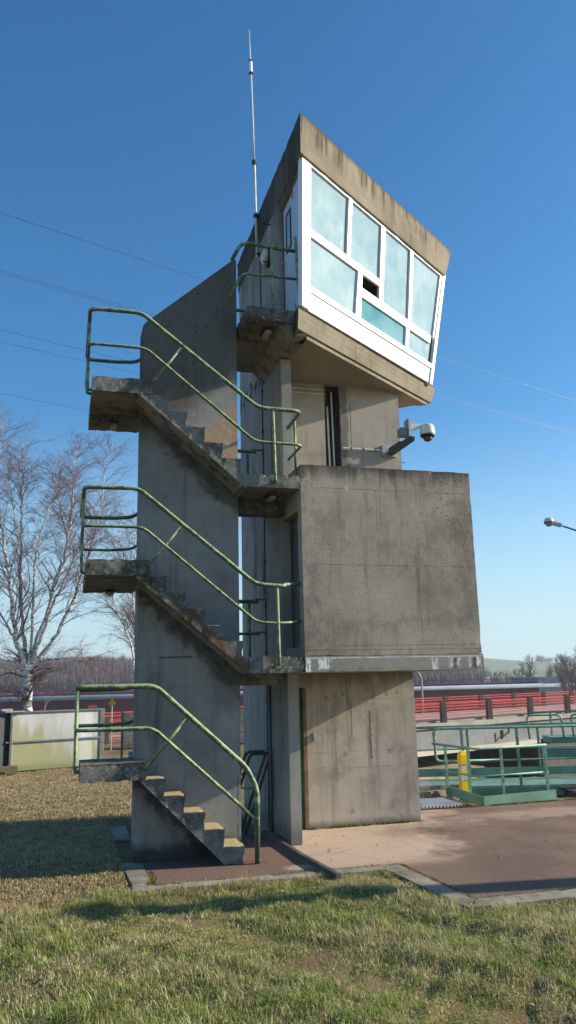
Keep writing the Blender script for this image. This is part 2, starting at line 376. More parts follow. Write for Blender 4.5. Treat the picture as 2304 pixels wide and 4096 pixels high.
gl_ = m.noise((.9, .9, .9), 3, .5, (2, 4, 6)); film = (m.noise(2.6, 5, .6, (4, 4, 1))*.5+run*.06+gl_*.44)
cg = m.mix(film.sm(.28, .74), (.17, .29, .345), (.38, .49, .51)); cg = m.mix(run.sm(.60, .68)*dirt.sm(.5, .6)*.7, cg, (.6, .68, .68))
cg = m.mix(sp.sm(.66, .72)*.5, cg, (.4, .45, .45))
m.b.inputs['Coat Weight'].default_value = .9; m.b.inputs['Coat Roughness'].default_value = .05; m.b.inputs['Specular IOR Level'].default_value = .05
M_glass = m.out(cg, None, rough=film.sm(.35, .65, .7, .8))
M_tealglass = Mt('teal_glass', .8, .05); mm = M_tealglass
M_tealglass = mm.out(mm.mix(mm.noise(1.6, 3, .5).sm(.35, .65), (.06, .23, .28), (.17, .36, .40)))

# ================================================================== tower
tower = thing('control_tower', 'grey concrete lock control tower with outside stairs and a glazed wedge cabin on top', 'control tower', (2.4, 10.4, 0))
def T(name, mb, mat, parent=None, **k): return build(name, mb, mat, parent or tower, **k)
LV = {'A': 1.147, 'B': 2.29, 'D': 3.43, 'E': 4.54, 'F': 5.68, 'G': 6.82}
# spine wall between the flights
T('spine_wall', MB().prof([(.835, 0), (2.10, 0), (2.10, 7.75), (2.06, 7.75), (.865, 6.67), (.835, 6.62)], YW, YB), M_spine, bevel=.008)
# side wall with front pillar; opening to the room
sw = MB()
sw.box(2.78, 2.93, 10.03, 12.72, 0, 2.1); sw.box(2.78, 2.93, 10.2, 12.72, 2.1, 4.54)
sw.box(2.78, 2.93, 10.03, 12.72, 4.54, 6.5); sw.box(2.78, 2.93, 9.99, 12.72, 6.5, 8.87); sw.box(2.78, 2.93, 12.6, 12.72, 8.87, 9.3)
T('side_wall', sw, M_side, bevel=.006)
# core with cable chase
cw = MB()
cw.box(3.31, 4.975, 10.98, 11.15, 0, 2.09)
cw.box(2.93, 3.31, 10.98, 11.15, 1.9, 2.09)
cw.box(2.93, 3.73, 10.98, 11.15, 4.5, 6.56); cw.box(3.99, 4.975, 10.98, 11.15, 4.5, 6.56)
cw.box(3.73, 3.99, 11.12, 11.15, 4.5, 6.56)
cw.box(4.82, 4.975, 11.15, 12.72, 0, 6.5); cw.box(2.93, 4.82, 12.57, 12.72, 0, 6.5)
T('core_wall', cw, M_core)
T('floor_slab', MB().box(2.93, 4.82, 11.15, 12.57, 2.0, 2.15), M_core)
# projecting room
bl = MB()
bl.box(2.80, 5.185, YF, YF+.16, 2.29, 4.70)                      # front
bl.box(2.80, 2.95, YF+.16, 9.46, 2.29, 4.70)                     # left jambs
bl.box(2.80, 2.95, 9.46, 10.19, 4.13, 4.70); bl.box(2.80, 2.95, 9.46, 10.19, 2.29, 2.41)
bl.box(5.03, 5.185, YF+.16, 11.9, 2.29, 4.70)
bl.box(2.95, 5.03, YF+.16, 11.9, 4.50, 4.62)
bl.box(2.95, 5.03, 11.75, 11.9, 2.29, 4.50)
bl.box(2.80, 5.20, YF-.006, 11.95, 2.095, 2.287)
T('projecting_room', bl, M_block, rough=.008, cut=.05)
# landings: slab outlines
def landing(name, poly, z, lo, mat=M_stair, **k): return T('landing', MB().prism(poly, z-lo, z), mat, rough=.016, cut=.05)
LY = {'A': 10.02, 'D': 11.13, 'F': 10.87}
land = {}
for n in 'ADF':
    yb = LY[n]
    poly = [(.20, YF), (.925, YF), (.925, YW-.004), (.831, YW-.004), (.831, yb)] if n == 'A' else \
           [(.20, YF), (.925, YF), (.925, YW-.004), (.831, YW-.004), (.831, YB+.004), (.925, YB+.004), (.925, 10.68), (.87, yb)]
    land[n] = landing(n, poly+[(.20, yb)], LV[n], .19)
T('tread_edge', MB().box(.204, .92, YF-.003, YF+.05, LV['A'], LV['A']+.004), plain('worn_ochre_edge', (.52, .33, .13), .9, .3, 20), land['A'])
land['B'] = landing('B', [(2.10, YF), (2.796, YF), (2.796, 11.1), (2.104, 11.1)], LV['B'], .195)
land['E'] = landing('E', [(2.02, YF), (2.796, YF), (2.796, 11.1), (2.104, 11.1), (2.104, YW), (2.02, YW)], LV['E'], .165)
land['G'] = landing('G', [(2.13, YF), (2.776, YF), (2.776, 11.1), (2.13, 11.1)], LV['G'], .18)
T('beam', MB().box(2.104, 2.776, 10.06, 10.24, 4.19, 4.374), M_flight); T('beam', MB().box(2.104, 2.776, 10.08, 10.24, 1.95, 2.094), M_flight)
T('haunch', MB().prof([(2.60, 6.64), (2.776, 6.64), (2.776, 6.44)], 9.35, 11.05).box(2.78, 2.94, 9.25, 10.03, 6.44, 6.50), M_flight)
def flight(kind, base, mat):
    pts = [(2.098, base-.186), (2.098, base), (2.03, base)] if kind != 'g' else [(1.80, .0), (2.018, 0)]
    rise = 1.147/6 if kind == 'g' else .19
    z, x = base, 2.03
    for k in range(5):
        z += rise
        pts += [(x+.004, z)]; x -= .2246; pts += [(x-.014, z)] if k < 4 else [(.929, z)]
    top = z+rise
    if kind == 'g': pts += [(.929, top-.192), (.84, top-.192)]
    else: pts += [(.929, top-.192), (.745, top-.192)]
    return T('stair_flight', MB().prof(pts, YF+.001, YW-.003), mat, rough=.016, cut=.05)
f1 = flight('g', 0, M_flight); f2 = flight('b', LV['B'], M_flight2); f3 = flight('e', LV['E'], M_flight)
tag(f2, 'stair flight with a rust-stained lower edge')
# hidden return flights behind the spine wall
for za, zb in (('A', 'B'), ('D', 'E'), ('F', 'G')):
    a, b = LV[za], LV[zb]; pts = [(.93, a-.19), (2.104, b-.36), (2.104, b-.19)]; n = 5; x = 2.104
    for k in range(n):
        z = b-(k+1)*(b-a)/6; pts += [(x, z)]; x -= .235; pts += [(x, z)]
    y1 = 10.86
    q = T('stair_flight', MB().prof([(2.104, b-.33)]+pts[2:]+[(.93, a), (.93, a-.19)], YB+.01, y1), M_flight)
    if za == 'A': T('stair_flight_foot', MB().box(.84, .93, YB+.01, y1, a-.19, a), M_flight, q)
# --------------------------------------------- handrails (front plane YR, back plane YK)
YR, YK, XL = 9.235, 11.16, .15  # rail coordinates computed beforehand from image pixels, baked in as numbers
def rail(level, right, paths_top, paths_mid, posts, braces=(), r1=.026, r2=.019):
    top = MB()
    for p in paths_top: top.tube(fillet(p, .1), r1, 10)
    h = T('handrail', top, M_rail, smooth=True)
    mid = MB()
    for p in paths_mid: mid.tube(fillet(p, .1), r2, 8)
    build('mid_rail', mid, M_rail, h, smooth=True)
    for p in posts:
        build('post', MB().tube(fillet(p, .05), r2, 8), M_rail, h, smooth=True)
        e = p[-1]; build('flange', MB().box(e[0]-.035, e[0]+.035, e[1]-.012, e[1]+.008, e[2]-.04, e[2]+.04) if abs(e[1]-YF) < .05 else MB().box(e[0]-.01, e[0]+.01, e[1]-.04, e[1]+.04, e[2]-.04, e[2]+.04), M_rail, h)
    for p in braces: build('brace', MB().tube(p, r2*.85, 8), M_rail, h, smooth=True)
    return h
sl_ = .80
# ground to A
def left_loop(z, dz, yb): return [(1.35, yb, z+dz+.42), (.84, yb, z+dz+.02), (.55, yb, z+dz), (XL, yb, z+dz), (XL, YR, z+dz)]
A = LV['A']
rail('A', None,
     [left_loop(A, .80, 10.3)[:-1]+[(XL, YR, A+.83), (1.0, YR, A+.83), (2.05, YR, 1.04), (2.17, YR, .80), (2.165, YR, 0.005)]],
     [left_loop(A, .37, 10.3)[:-1]+[(XL, YR, A+.37), (.98, YR, A+.37), (2.14, YR, .48)]],
     [[(XL, 9.5, A+.82), (XL, 9.5, A-.09), (.205, 9.5, A-.09)]],
     [[(1.38, YR+.005, 1.63), (.905, YR+.005, 1.08), (.90, YF+.02, 1.07)]], .031, .022)
D = LV['D']
rail('D', None,
     [left_loop(D, .83, 10.95)[:-1]+[(XL, YR, D+.84), (.77, YR, D+.85), (2.19, YR, 3.15), (2.54, YR, 3.13), (2.56, YR+.05, 3.15), (2.81, YF+.15, 3.19)]],
     [left_loop(D, .38, 10.95)[:-1]+[(XL, YR, D+.38), (.83, YR, D+.38), (2.2, YR, 2.69), (2.53, YR, 2.68), (2.81, YF+.15, 2.72)]],
     [[(XL, 9.75, D+.82), (XL, 9.75, D-.10), (.205, 9.75, D-.10)], [(2.455, YR, 3.12), (2.465, YR, 2.2), (2.465, YF+.01, 2.19)]],
     [[(1.30, YR+.005, 3.85), (.905, YR+.005, 3.36), (.90, YF+.02, 3.35)]])
F = LV['F']
rail('F', None,
     [left_loop(F, .83, 10.8)[:-1]+[(XL, YR, F+.85), (.77, YR, F+.86), (2.25, YR, 5.40), (2.81, YR, 5.39), (2.84, 9.95, 5.40)]],
     [left_loop(F, .38, 10.8)[:-1]+[(XL, YR, F+.39), (.83, YR, F+.39), (2.2, YR, 4.95), (2.82, YR, 4.94), (2.84, 9.95, 4.95)]],
     [[(XL, 9.6, F+.82), (XL, 9.6, F-.12), (.205, 9.6, F-.12)], [(2.445, YR, 5.38), (2.46, YR, 4.45), (2.46, YF+.01, 4.44)], [(2.84, 9.62, 5.39), (2.84, 9.62, 4.62)]],
     [[(1.28, YR+.005, 6.13), (.925, YR+.005, 5.64), (.92, YF+.02, 5.63)]])
G = LV['G']
rail('G', None,
     [[(1.93, YR+.02, 7.43), (2.06, YR, 7.69), (2.80, YR, 7.66)]],
     [[(1.91, YR+.02, 6.9), (2.06, YR, 7.245), (2.80, YR, 7.25)]],
     [[(2.465, YR, 7.67), (2.47, YR, 6.76), (2.47, YF+.01, 6.75)], [(2.80, YR, 7.87), (2.815, YR-.01, 7.27), (2.84, YR-.02, 6.86)]])
# return rails on the back of the right landings
for L_ in ('B', 'E', 'G'):
    z = LV[L_]
    h = T('handrail', MB().tube([(2.05, YK-.06, z+.84), (2.66, YK-.06, z+.84)], .028, 8).tube([(2.6, YK-.06, z+.87), (2.79, YK-.06, z+.87)], .014, 6).box(2.77, 2.783, YK-.1, YK-.02, z+.82, z+.93), M_rail)
    build('mid_rail', MB().tube([(2.05, YK-.06, z+.38), (2.68, YK-.06, z+.38)], .02, 8).tube([(2.6, YK-.06, z+.40), (2.79, YK-.06, z+.40)], .012, 6), M_rail, h)
    build('post', MB().tube([(2.53, YK-.06, z+.83), (2.53, YK-.06, z-.05)], .02, 8), M_rail, h)
# --------------------------------------------- cabin
ang = R(53); d = Vector((math.sin(ang), math.cos(ang), 0))
def P3(o, s_, z): v = Vector(o)+d*s_; return (v.x, v.y, z)
# floor slab with edge beam
fb = MB()
bq = [(2.78, 9.15), (5.77, 11.40), (4.98, 12.05), (4.98, 12.72), (2.78, 12.72)]
tq = [(2.78, 9.09), (5.88, 11.45), (5.05, 12.15), (5.0, 12.74), (2.78, 12.74)]
fb.add([(x, y, 6.50) for x, y in bq]+[(x, y, 6.80) for x, y in tq], [(4, 3, 2, 1, 0), (5, 6, 7, 8, 9)]+[(i, (i+1) % 5, 5+(i+1) % 5, 5+i) for i in range(5)])
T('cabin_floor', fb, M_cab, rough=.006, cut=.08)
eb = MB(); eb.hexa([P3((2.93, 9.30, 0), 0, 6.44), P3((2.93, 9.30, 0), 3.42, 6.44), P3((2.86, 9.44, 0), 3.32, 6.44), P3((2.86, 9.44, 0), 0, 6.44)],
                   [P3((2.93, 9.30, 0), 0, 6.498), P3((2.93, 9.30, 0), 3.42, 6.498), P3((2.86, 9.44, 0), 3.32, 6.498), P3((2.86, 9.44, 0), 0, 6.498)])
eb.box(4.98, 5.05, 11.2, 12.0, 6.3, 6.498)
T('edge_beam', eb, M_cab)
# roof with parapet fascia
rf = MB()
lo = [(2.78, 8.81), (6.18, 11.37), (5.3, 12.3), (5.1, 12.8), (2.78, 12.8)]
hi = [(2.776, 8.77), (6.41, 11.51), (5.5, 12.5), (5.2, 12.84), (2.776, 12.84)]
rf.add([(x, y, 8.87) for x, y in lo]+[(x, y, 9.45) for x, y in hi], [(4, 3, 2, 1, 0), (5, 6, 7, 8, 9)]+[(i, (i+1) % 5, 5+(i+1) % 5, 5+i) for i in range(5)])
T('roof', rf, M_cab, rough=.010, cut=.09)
# glazing plane: s along d, v from sill (0) to head (1); leans outwards
Pb, Pt = Vector((2.83, 9.13, 6.795)), Vector((2.83, 8.95, 8.868)); W = Pt-Pb
nrm = Vector((d.y, -d.x, 0))
def GP(s_, v_, o=0): return Pb+d*s_+W*v_+nrm*o
def gquad(mb, q, o0, o1):                # q: four (s,v) ccw seen from outside
    mb.hexa([GP(a, b, o0) for a, b in q][::-1], [GP(a, b, o1) for a, b in q][::-1]) if False else mb.add(
        [GP(a, b, o0) for a, b in q]+[GP(a, b, o1) for a, b in q], [(3, 2, 1, 0), (4, 5, 6, 7), (0, 1, 5, 4), (1, 2, 6, 5), (2, 3, 7, 6), (3, 0, 4, 7)])
    return mb
def right(v_): return 3.60+.575*v_
panes = {'a': [(.14, .555), (1.02, .55), (1.10, .985), (.17, .985)], 'b': [(1.11, .553), (1.93, .553), (2.02, .985), (1.19, .985)],
         'c': [(2.02, .395), (2.80, .395), (2.93, .985), (2.15, .985)], 'd': [(2.90, .395), (3.66, .395), (4.00, .985), (3.04, .985)],
         'e': [(.12, .163), (1.24, .163), (1.34, .498), (.14, .498)], 'f': [(1.39, .163), (2.69, .163), (2.73, .327), (1.43, .327)],
         'g': [(2.81, .163), (3.52, .163), (3.60, .327), (2.87, .327)], 'h': [(1.44, .392), (1.90, .392), (1.92, .495), (1.45, .495)]}
fr = MB()
def member(q, o0=.0, o1=.05): gquad(fr, q, o0, o1)
member([(0, -.004), (right(0)-.09, -.004), (right(.118)-.1, .116), (0, .116)], .0, .03)       # white sill panels
member([(0, .122), (right(.12)-.1, .122), (right(.16)-.1, .160), (0, .160)])
member([(-.035, .0), (.13, .0), (.16, 1.0), (-.035, 1.0)], .002, .047)                              # left post
member([(1.255, .16), (1.385, .16), (1.455, .53), (1.35, .53)], .004, .048)
member([(2.71, .16), (2.80, .16), (2.86, .35), (2.755, .35)], .004, .048)
member([(1.03, .52), (1.11, .52), (1.19, 1.0), (1.11, 1.0)], .006, .05)
member([(1.91, .34), (2.01, .34), (2.145, 1.0), (2.03, 1.0)], .006, .05)
member([(2.81, .36), (2.90, .36), (3.035, 1.0), (2.945, 1.0)], .006, .05)
member([(0.05, .50), (1.95, .50), (1.95, .551), (0.05, .551)], .003, .046)                     # transoms
member([(1.34, .328), (3.56, .328), (3.60, .393), (1.34, .393)], .003, .046)
member([(0.05, .986), (4.08, .986), (4.10, 1.012), (0.05, 1.012)], .003, .046)
member([(3.67, .39), (3.70, .39), (4.06, .99), (4.01, .99)], .003, .046)
member([(right(-.02)-.085, -.015), (right(-.02), -.015), (right(1.02), 1.02), (right(1.02)-.085, 1.02)], -.02, .058)   # outer corner post
wf = T('window_frame', fr, M_white)
sm_ = MB()
for k_, q in panes.items():
    if k_ == 'h': continue
    (a, b), (c, e), (f_, g_), (h_, i_) = q
    k = .014; kv = .007
    gquad(sm_, [(a-k, b-kv), (c+k, e-kv), (f_+k, g_+kv), (h_-k, i_+kv)], -.03, .004)
gquad(sm_, [(right(-.0)-.2, .0), (right(-.0)-.09, .0), (right(1)-.09, 1), (right(1)-.2, 1)], -.03, -.002)
build('gasket', sm_, M_seam, wf)
for k, q in panes.items():
    if k == 'h': continue
    mt = M_tealglass if k == 'f' else M_glass
    p = build('pane', gquad(MB(), q, -.02, .012), mt, wf)
    if k == 'f': tag(p, 'deep teal lower pane')
# left face of the cabin: narrow white panel, door
cf = MB(); cf.box(2.835, 2.875, 9.10, 9.40, 6.82, 8.868)
T('side_panel', cf, M_doorblue)
cp = MB().hexa([(2.80, 9.09, 6.80), (2.90, 9.17, 6.80), (2.86, 9.24, 6.80), (2.80, 9.19, 6.80)], [(2.80, 8.91, 8.868), (2.90, 8.985, 8.868), (2.86, 9.06, 8.868), (2.80, 9.01, 8.868)])
T('corner_post', cp, M_white)
door = T('cabin_door', MB().box(2.85, 2.885, 9.415, 9.97, 6.825, 8.72), M_doorblue)
dm = MB()
for y0, y1, z0, z1 in ((9.403, 9.413, 6.83, 8.80), (9.972, 9.984, 6.83, 8.80)): dm.box(2.84, 2.86, y0, y1, z0, z1)
build('seal', dm, M_seam, door)
gl = MB(); gl.box(2.838, 2.85, 9.57, 9.60, 7.95, 8.55); gl.box(2.838, 2.85, 9.78, 9.81, 7.95, 8.55); gl.box(2.838, 2.85, 9.60, 9.78, 7.95, 7.98); gl.box(2.838, 2.85, 9.60, 9.78, 8.52, 8.55)
build('glazing_bead', gl, M_seam, door)
build('pane', MB().box(2.845, 2.852, 9.60, 9.78, 7.98, 8.52), M_glass, door)
build('handle', MB().tube(fillet([(2.85, 9.92, 7.86), (2.80, 9.92, 7.86), (2.80, 9.86, 7.83)], .02), .009, 6), M_metal, door)
for z in (6.93, 8.6): build('hinge', MB().box(2.825, 2.85, 9.40, 9.44, z, z+.07), M_metal, door)
T('door_lintel', MB().box(2.80, 2.92, 9.0, 9.985, 8.735, 8.868).box(2.83, 2.92, 9.41, 9.985, 8.72, 8.735), M_cab)
T('cabin_rear_wall', MB().box(2.93, 5.0, 12.4, 12.5, 6.8, 8.87), M_inside)
rw = MB(); rw.hexa([(5.45, 11.25, 6.8), (5.55, 11.33, 6.8), (4.98, 12.05, 6.8), (4.88, 12.0, 6.8)], [(5.85, 11.35, 8.87), (6.0, 11.45, 8.87), (5.1, 12.3, 8.87), (5.0, 12.2, 8.87)])
T('cabin_side_wall', rw, M_white)
# openings
gd = T('entrance_door', MB().box(2.94, 3.262, 11.03, 11.07, 0.01, 1.88), M_green_door)
build('door_frame', MB().box(3.262, 3.31, 10.975, 11.08, 0, 1.9), plain('brown_timber', (.2, .13, .07), .8), gd)
rd = T('room_door', MB().box(2.90, 2.94, 9.50, 10.15, 2.42, 4.1), plain('dark_door', (.03, .032, .035), .6))
build('door_frame', MB().box(2.812, 2.83, 9.462, 9.49, 2.41, 4.13), M_greyplastic, rd)
T('crack_cover', MB().box(3.395, 3.45, 10.94, 10.98, 1.17, 1.27), M_metal)
# cable chase and conduits
cb = MB()
for x, r in ((3.76, .012), (3.80, .02), (3.86, .028), (3.91, .03), (3.955, .022)):
    cb.tube(fillet([(x+.03*math.sin(x*9), 11.05, 4.45), (x-.02, 11.06, 5.2), (x+.01, 11.05, 5.9), (x+.06, 11.07, 6.5)], .3), r, 6)
T('cable_bundle', cb, M_dark)
T('conduit', MB().tube([(3.82, 11.03, 4.5), (3.79, 11.03, 6.15)], .015, 6).tube([(3.885, 11.02, 4.5), (3.86, 11.02, 6.4)], .012, 6), M_pvc)
T('conduit', MB().tube([(2.96, 10.955, 6.40), (3.72, 10.955, 6.40)], .013, 6).tube([(2.96, 10.955, 6.33), (3.72, 10.955, 6.33)], .013, 6), M_pvc)
T('conduit', MB().tube([(4.0, 10.955, 5.475), (4.72, 10.955, 5.475)], .018, 8), M_pvc)
for x in (4.13, 4.33, 4.53): T('conduit_clip', MB().tube([(x, 10.95, 5.475), (x+.012, 10.95, 5.475)], .024, 8), M_dark)
lc = MB().tube([(2.768, 11.09, .05), (2.768, 11.09, 8.55)], .008, 5)
T('lightning_conductor', lc, M_dark)
for z in [.4+.66*i for i in range(12)]: T('cable_clip', MB().box(2.755, 2.78, 11.07, 11.11, z, z+.035), M_dark)
T('drainpipe', MB().tube([(2.757, 10.92, .02), (2.757, 10.92, 2.05)], .022, 8), M_greyplastic, smooth=True)
for z in (8.17, 8.80): T('wall_bracket', MB().tube([(2.78, 10.45, z), (2.66, 10.45, z)], .012, 6), M_dark)
for z in (5.05, 5.32): T('wall_pin', MB().tube([(4.975, 11.02, z), (5.05, 11.02, z)], .006, 5), M_dark)
# ================================================================== things fixed to the tower
mast = thing('antenna_mast', 'thin tall white whip aerial clamped to the dark side wall of the tower', 'antenna', (2.72, 11.15, 8.5))
build('mast_tube', MB().tube([(2.735, 11.13, 8.62), (2.72, 11.13, 9.4), (2.71, 11.13, 10.36)], .021, 8).tube([(2.71, 11.13, 10.3), (2.675, 11.13, 12.05)], .015, 8), M_pvc, mast, smooth=True)
build('whip', MB().tube([(2.67, 11.13, 12.2), (2.655, 11.13, 12.9)], [.012, .003], 6), M_white, mast)
build('loading_coil', MB().tube([(2.675, 11.13, 12.03), (2.67, 11.13, 12.27)], .030, 10), M_white, mast)
for q in (MB().tube([(2.71, 11.13, 10.3), (2.71, 11.13, 10.37)], .04, 8), MB().tube([(2.722, 11.13, 9.33), (2.722, 11.13, 9.39)], .04, 8).box(2.74, 2.79, 11.1, 11.16, 9.34, 9.38), MB().box(2.72, 2.79, 11.1, 11.16, 8.66, 8.70),
          MB().tube([(2.676, 11.13, 12.02), (2.676, 11.13, 12.045)], .036, 8), MB().tube([(2.669, 11.13, 12.26), (2.669, 11.13, 12.285)], .036, 8)): build('clamp', q, M_dark, mast)
cctv = thing('security_camera', 'white dome security camera on a steel bracket at the tower corner', 'camera', (4.75, 10.9, 5.4))
build('base_plate', MB().box(4.64, 4.88, 10.93, 10.978, 5.38, 5.56), M_metal, cctv)
build('bracket_arm', MB().bar((4.78, 10.93, 5.43), (4.72, 10.02, 5.39), .09, .06).bar((4.76, 10.9, 5.48), (4.72, 10.4, 5.44), .05, .05), plain('dark_steel', (.06, .06, .055), .6), cctv)
build('junction_box', MB().box(4.53, 4.64, 9.96, 10.10, 5.41, 5.53), M_greyplastic, cctv, bevel=.006)
build('back_plate', MB().box(4.64, 4.685, 9.93, 10.08, 5.395, 5.665), M_metal, cctv, bevel=.003)
build('camera_arm', MB().hexa([(4.69, 9.985, 5.485), (4.97, 9.99, 5.60), (4.97, 10.02, 5.60), (4.69, 10.03, 5.485)], [(4.69, 9.985, 5.60), (5.0, 9.99, 5.625), (5.0, 10.02, 5.625), (4.69, 10.03, 5.60)]), M_cream, cctv, bevel=.004)
build('housing', MB().lathe((4.965, 10.0, 5.45), [(.03, .16), (.085, .15), (.102, .12), (.112, .02), (.112, 0), (.09, -.005)], 24), M_cream, cctv, smooth=True)
build('trim_ring', MB().lathe((4.965, 10.0, 5.45), [(.1, 0), (.108, -.005), (.095, -.03), (.06, -.035)], 24), M_dark, cctv, smooth=True)
build('dome', MB().lathe((4.965, 10.0, 5.45), [(.07, -.03), (.066, -.06), (.05, -.085), (.025, -.098), (.001, -.10)], 20), plain('smoked_dome', (.05, .05, .055), .08, spec=.8), cctv, smooth=True)
for (lx, ly, lz, ax, lb) in ((2.47, 9.6, 6.638, 0, 'flush bulkhead lamp under the topmost landing by the cabin door'), (.525, 10.5, 5.488, 0, 'square bulkhead lamp under the upper left landing'),
                             (.55, 10.8, 3.238, 0, 'square bulkhead lamp under the middle left landing'), (2.50, 9.66, 4.37, 0, 'bulkhead lamp under the landing beside the top of the projecting room')):
    t = thing('bulkhead_lamp', lb, 'lamp', (lx, ly, lz), 'lamps under the stair landings')
    build('housing', MB().box(lx-.06, lx+.06, ly-.14, ly+.14, lz-.035, lz), M_dark, t)
    build('lens', MB().box(lx-.045, lx+.045, ly-.12, ly+.12, lz-.07, lz-.035), M_lens, t, bevel=.012)
t = thing('wall_lamp', 'round white wall lamp on the dark wall beside the cabin door', 'lamp', (2.76, 10.6, 8.3))
build('housing', MB().lathe((2.78, 10.55, 8.3), [(.15, 0), (.15, .03), (.13, .05)], 20, (-1, 0, 0)), M_dark, t, smooth=True)
build('lens', MB().lathe((2.73, 10.55, 8.3), [(.13, 0), (.11, .05), (.05, .075), (.001, .08)], 20, (-1, 0, 0)), M_pvc, t, smooth=True)
# step ladder leaning in the dark gap
lad = thing('step_ladder', 'folded dark green tubular step ladder leaning in the dark gap beside the pillar', 'ladder', (2.4, 11, 0))
M_lad = plain('ladder_paint', (.05, .11, .10), .5, .2, 8)
for off, top in ((0, 1.06), (.10, 1.03)):
    a, b = Vector((2.43+off*.6, 10.97, top)), Vector((2.72+off*.6, 10.99, top))
    dn = Vector((-.36, -.02, -1.0))*top
    build('frame', MB().tube(fillet([a+dn, a, b, b+dn], .07), .02, 8), M_lad, lad, smooth=True)
for z in (.78, .6, .32): build('rung', MB().tube([(2.43-.36*(1.06-z), 10.97, z), (2.72-.36*(1.06-z), 10.99, z-.02)], .012, 6), M_metal, lad)
# gutter pipe lying on the pad
t = tag(build('drain_channel', MB().bar((2.66, 10.9, .03), (2.70, 9.2, .03), .05, .05).bar((2.70, 9.2, .035), (2.775, 8.22, .035), .05, .05), plain('dark_pipe', (.10, .10, .10), .5, .2), smooth=False), 'narrow dark metal drain channel running along the pad past the pillar', 'drain')
# ================================================================== ground
def ground_mat():
    m = Mt('lawn_soil', .95, .1)
    n = m.noise(.8, 6, .65); n2 = m.noise(9, 5, .7); n3 = m.noise(45, 4, .7)
    a = m.mix(n.sm(.38, .62), (.17, .115, .06), (.27, .20, .10))
    a = m.mix(n2.sm(.45, .65)*.6, a, (.12, .13, .035))
    a = m.mix(n3.sm(.5, .7)*.6, a, (.34, .27, .16))
    return m.out(a, n3+n2, .02)
M_soil = ground_mat()
def pad_mat():
    m = Mt('pad_asphalt', .9, .2)
    n = m.noise(1.1, 5, .6, (2, 5, 0)); f = m.noise(60, 4, .7); g = m.noise(160, 2, .6)
    col = m.mix(f.sm(.35, .65), (.12, .08, .06), (.27, .185, .138))
    # pale worn dust in front of the tower and along the far edge
    bd_ = m.x - 4.3 - (m.y-8.8)*.45 + (n-.5)*2.6 + wob(m, 5, .25)
    dust = bd_.sm(.35, -.35)*m.x.sm(2.6, 2.75)*m.y.sm(8.4, 8.9)*(.75+m.noise(2.2, 5, .7)*.5)
    far = ((m.y-11.0+(n-.5)*2.0).abs()).sm(.5, .1)*(m.x).sm(5.2, 6.6)
    col = m.mix(dust*.88, col, (.53, .40, .295))
    col = m.mix(far*.6, col, (.42, .30, .22))
    col = m.mix(m.noise(.7, 5, .65, (4, 4, 0)).sm(.42, .6)*m.x.sm(3.6, 4.6)*(1-far)*.5, col, (.10, .066, .05))
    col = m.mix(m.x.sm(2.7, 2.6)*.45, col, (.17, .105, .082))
    col = m.mix(((m.x-2.1)*(m.x-2.1)+(m.y-9.35)*(m.y-9.35)*3+wob(m, 9, .05)).sm(.06, .0)*.6, col, (.16, .05, .02))
    col = m.mix(((m.x-2.55)*(m.x-2.55)*1.5+(m.y-8.9)*(m.y-8.9)*4+wob(m, 9, .06)).sm(.08, .0)*.6, col, (.6, .52, .45))
    v = m.voro(9, (3, 1, 0)); col = m.mix(v.sm(.07, .04)*.7, col, (.5, .42, .34))
    col = m.mix(m.voro(5.3, (1, 7, 0)).sm(.06, .035)*.8, col, (.03, .02, .018))
    ck = m.voro(1.1, (.4, .2, 0), 'DISTANCE_TO_EDGE'); 
    col = m.mix((ck+wob(m, 12, .02)).abs().sm(.006, .002)*.5, col, (.06, .045, .035))
    return m.out(col, f+g*.5, .006)
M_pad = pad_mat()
M_kerb = concrete('kerb_concrete', (.29, .26, .205), (.11, .10, .07), .9, .5, moss=.25, bump=.006)
M_gravel = plain('far_ground', (.17, .14, .085), .95, .3, .4)
M_wallc = concrete('lock_wall_concrete', (.2, .185, .16), (.1, .09, .075), .7, .3)
# one ground sheet with a hole for the lock chamber: four strips in one object
gm = MB()
def sheet(mb, x0, x1, y0, y1, z, n=1): mb.add([(x0, y0, z), (x1, y0, z), (x1, y1, z), (x0, y1, z)], [(0, 1, 2, 3)])
LX0, LX1, LY0, LY1 = 6.45, 60, 12.35, 32
sheet(gm, -1250, 1450, -55, LY0, -.03); sheet(gm, -1250, LX0, LY0, LY1, -.03)
sheet(gm, LX1, 1450, LY0, LY1, -.03); sheet(gm, -1250, 1450, LY1+.3, 1650, -4.2)
tag(build('ground', gm, M_soil), kind='structure')
lk = MB(); lk.box(LX0-.3, LX0, LY0, LY1, -5, -.04); lk.box(LX0, LX1, LY0-.3, LY0-.01, -5, -.04); lk.box(-60, LX0, LY1-.02, LY1+.3, -5, -.035); lk.box(LX0, LX1, LY1, LY1+.3, -5, -3.2)
tag(build('lock_chamber', lk, M_wallc), kind='structure')
mw = Mt('lock_water_material', .08, .6); M_water = mw.out((.02, .03, .025), mw.noise((.8, .8, 1), 3), .03)
tag(build('water', MB().add([(LX0, LY0, -3.4), (LX1, LY0, -3.4), (LX1, LY1, -3.4), (LX0, LY1, -3.4)], [(0, 1, 2, 3)]), M_water), kind='structure')
pd = MB().prism([(.92, 8.62), (3.60, 8.60), (3.66, 7.06), (14, 6.95), (14, 12.05), (6.4, 11.8), (4.9, 11.9), (2.5, 12.9), (1.02, 12.9)], -.02, .0)
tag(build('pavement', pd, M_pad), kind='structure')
kb = MB()
kb.prism([(.74, 8.64), (.93, 8.63), (.93, 9.72), (.70, 9.78)], -.03, .012); kb.prism([(.72, 11.3), (.93, 11.25), (.93, 12.3), (.70, 12.2)], -.03, .004)
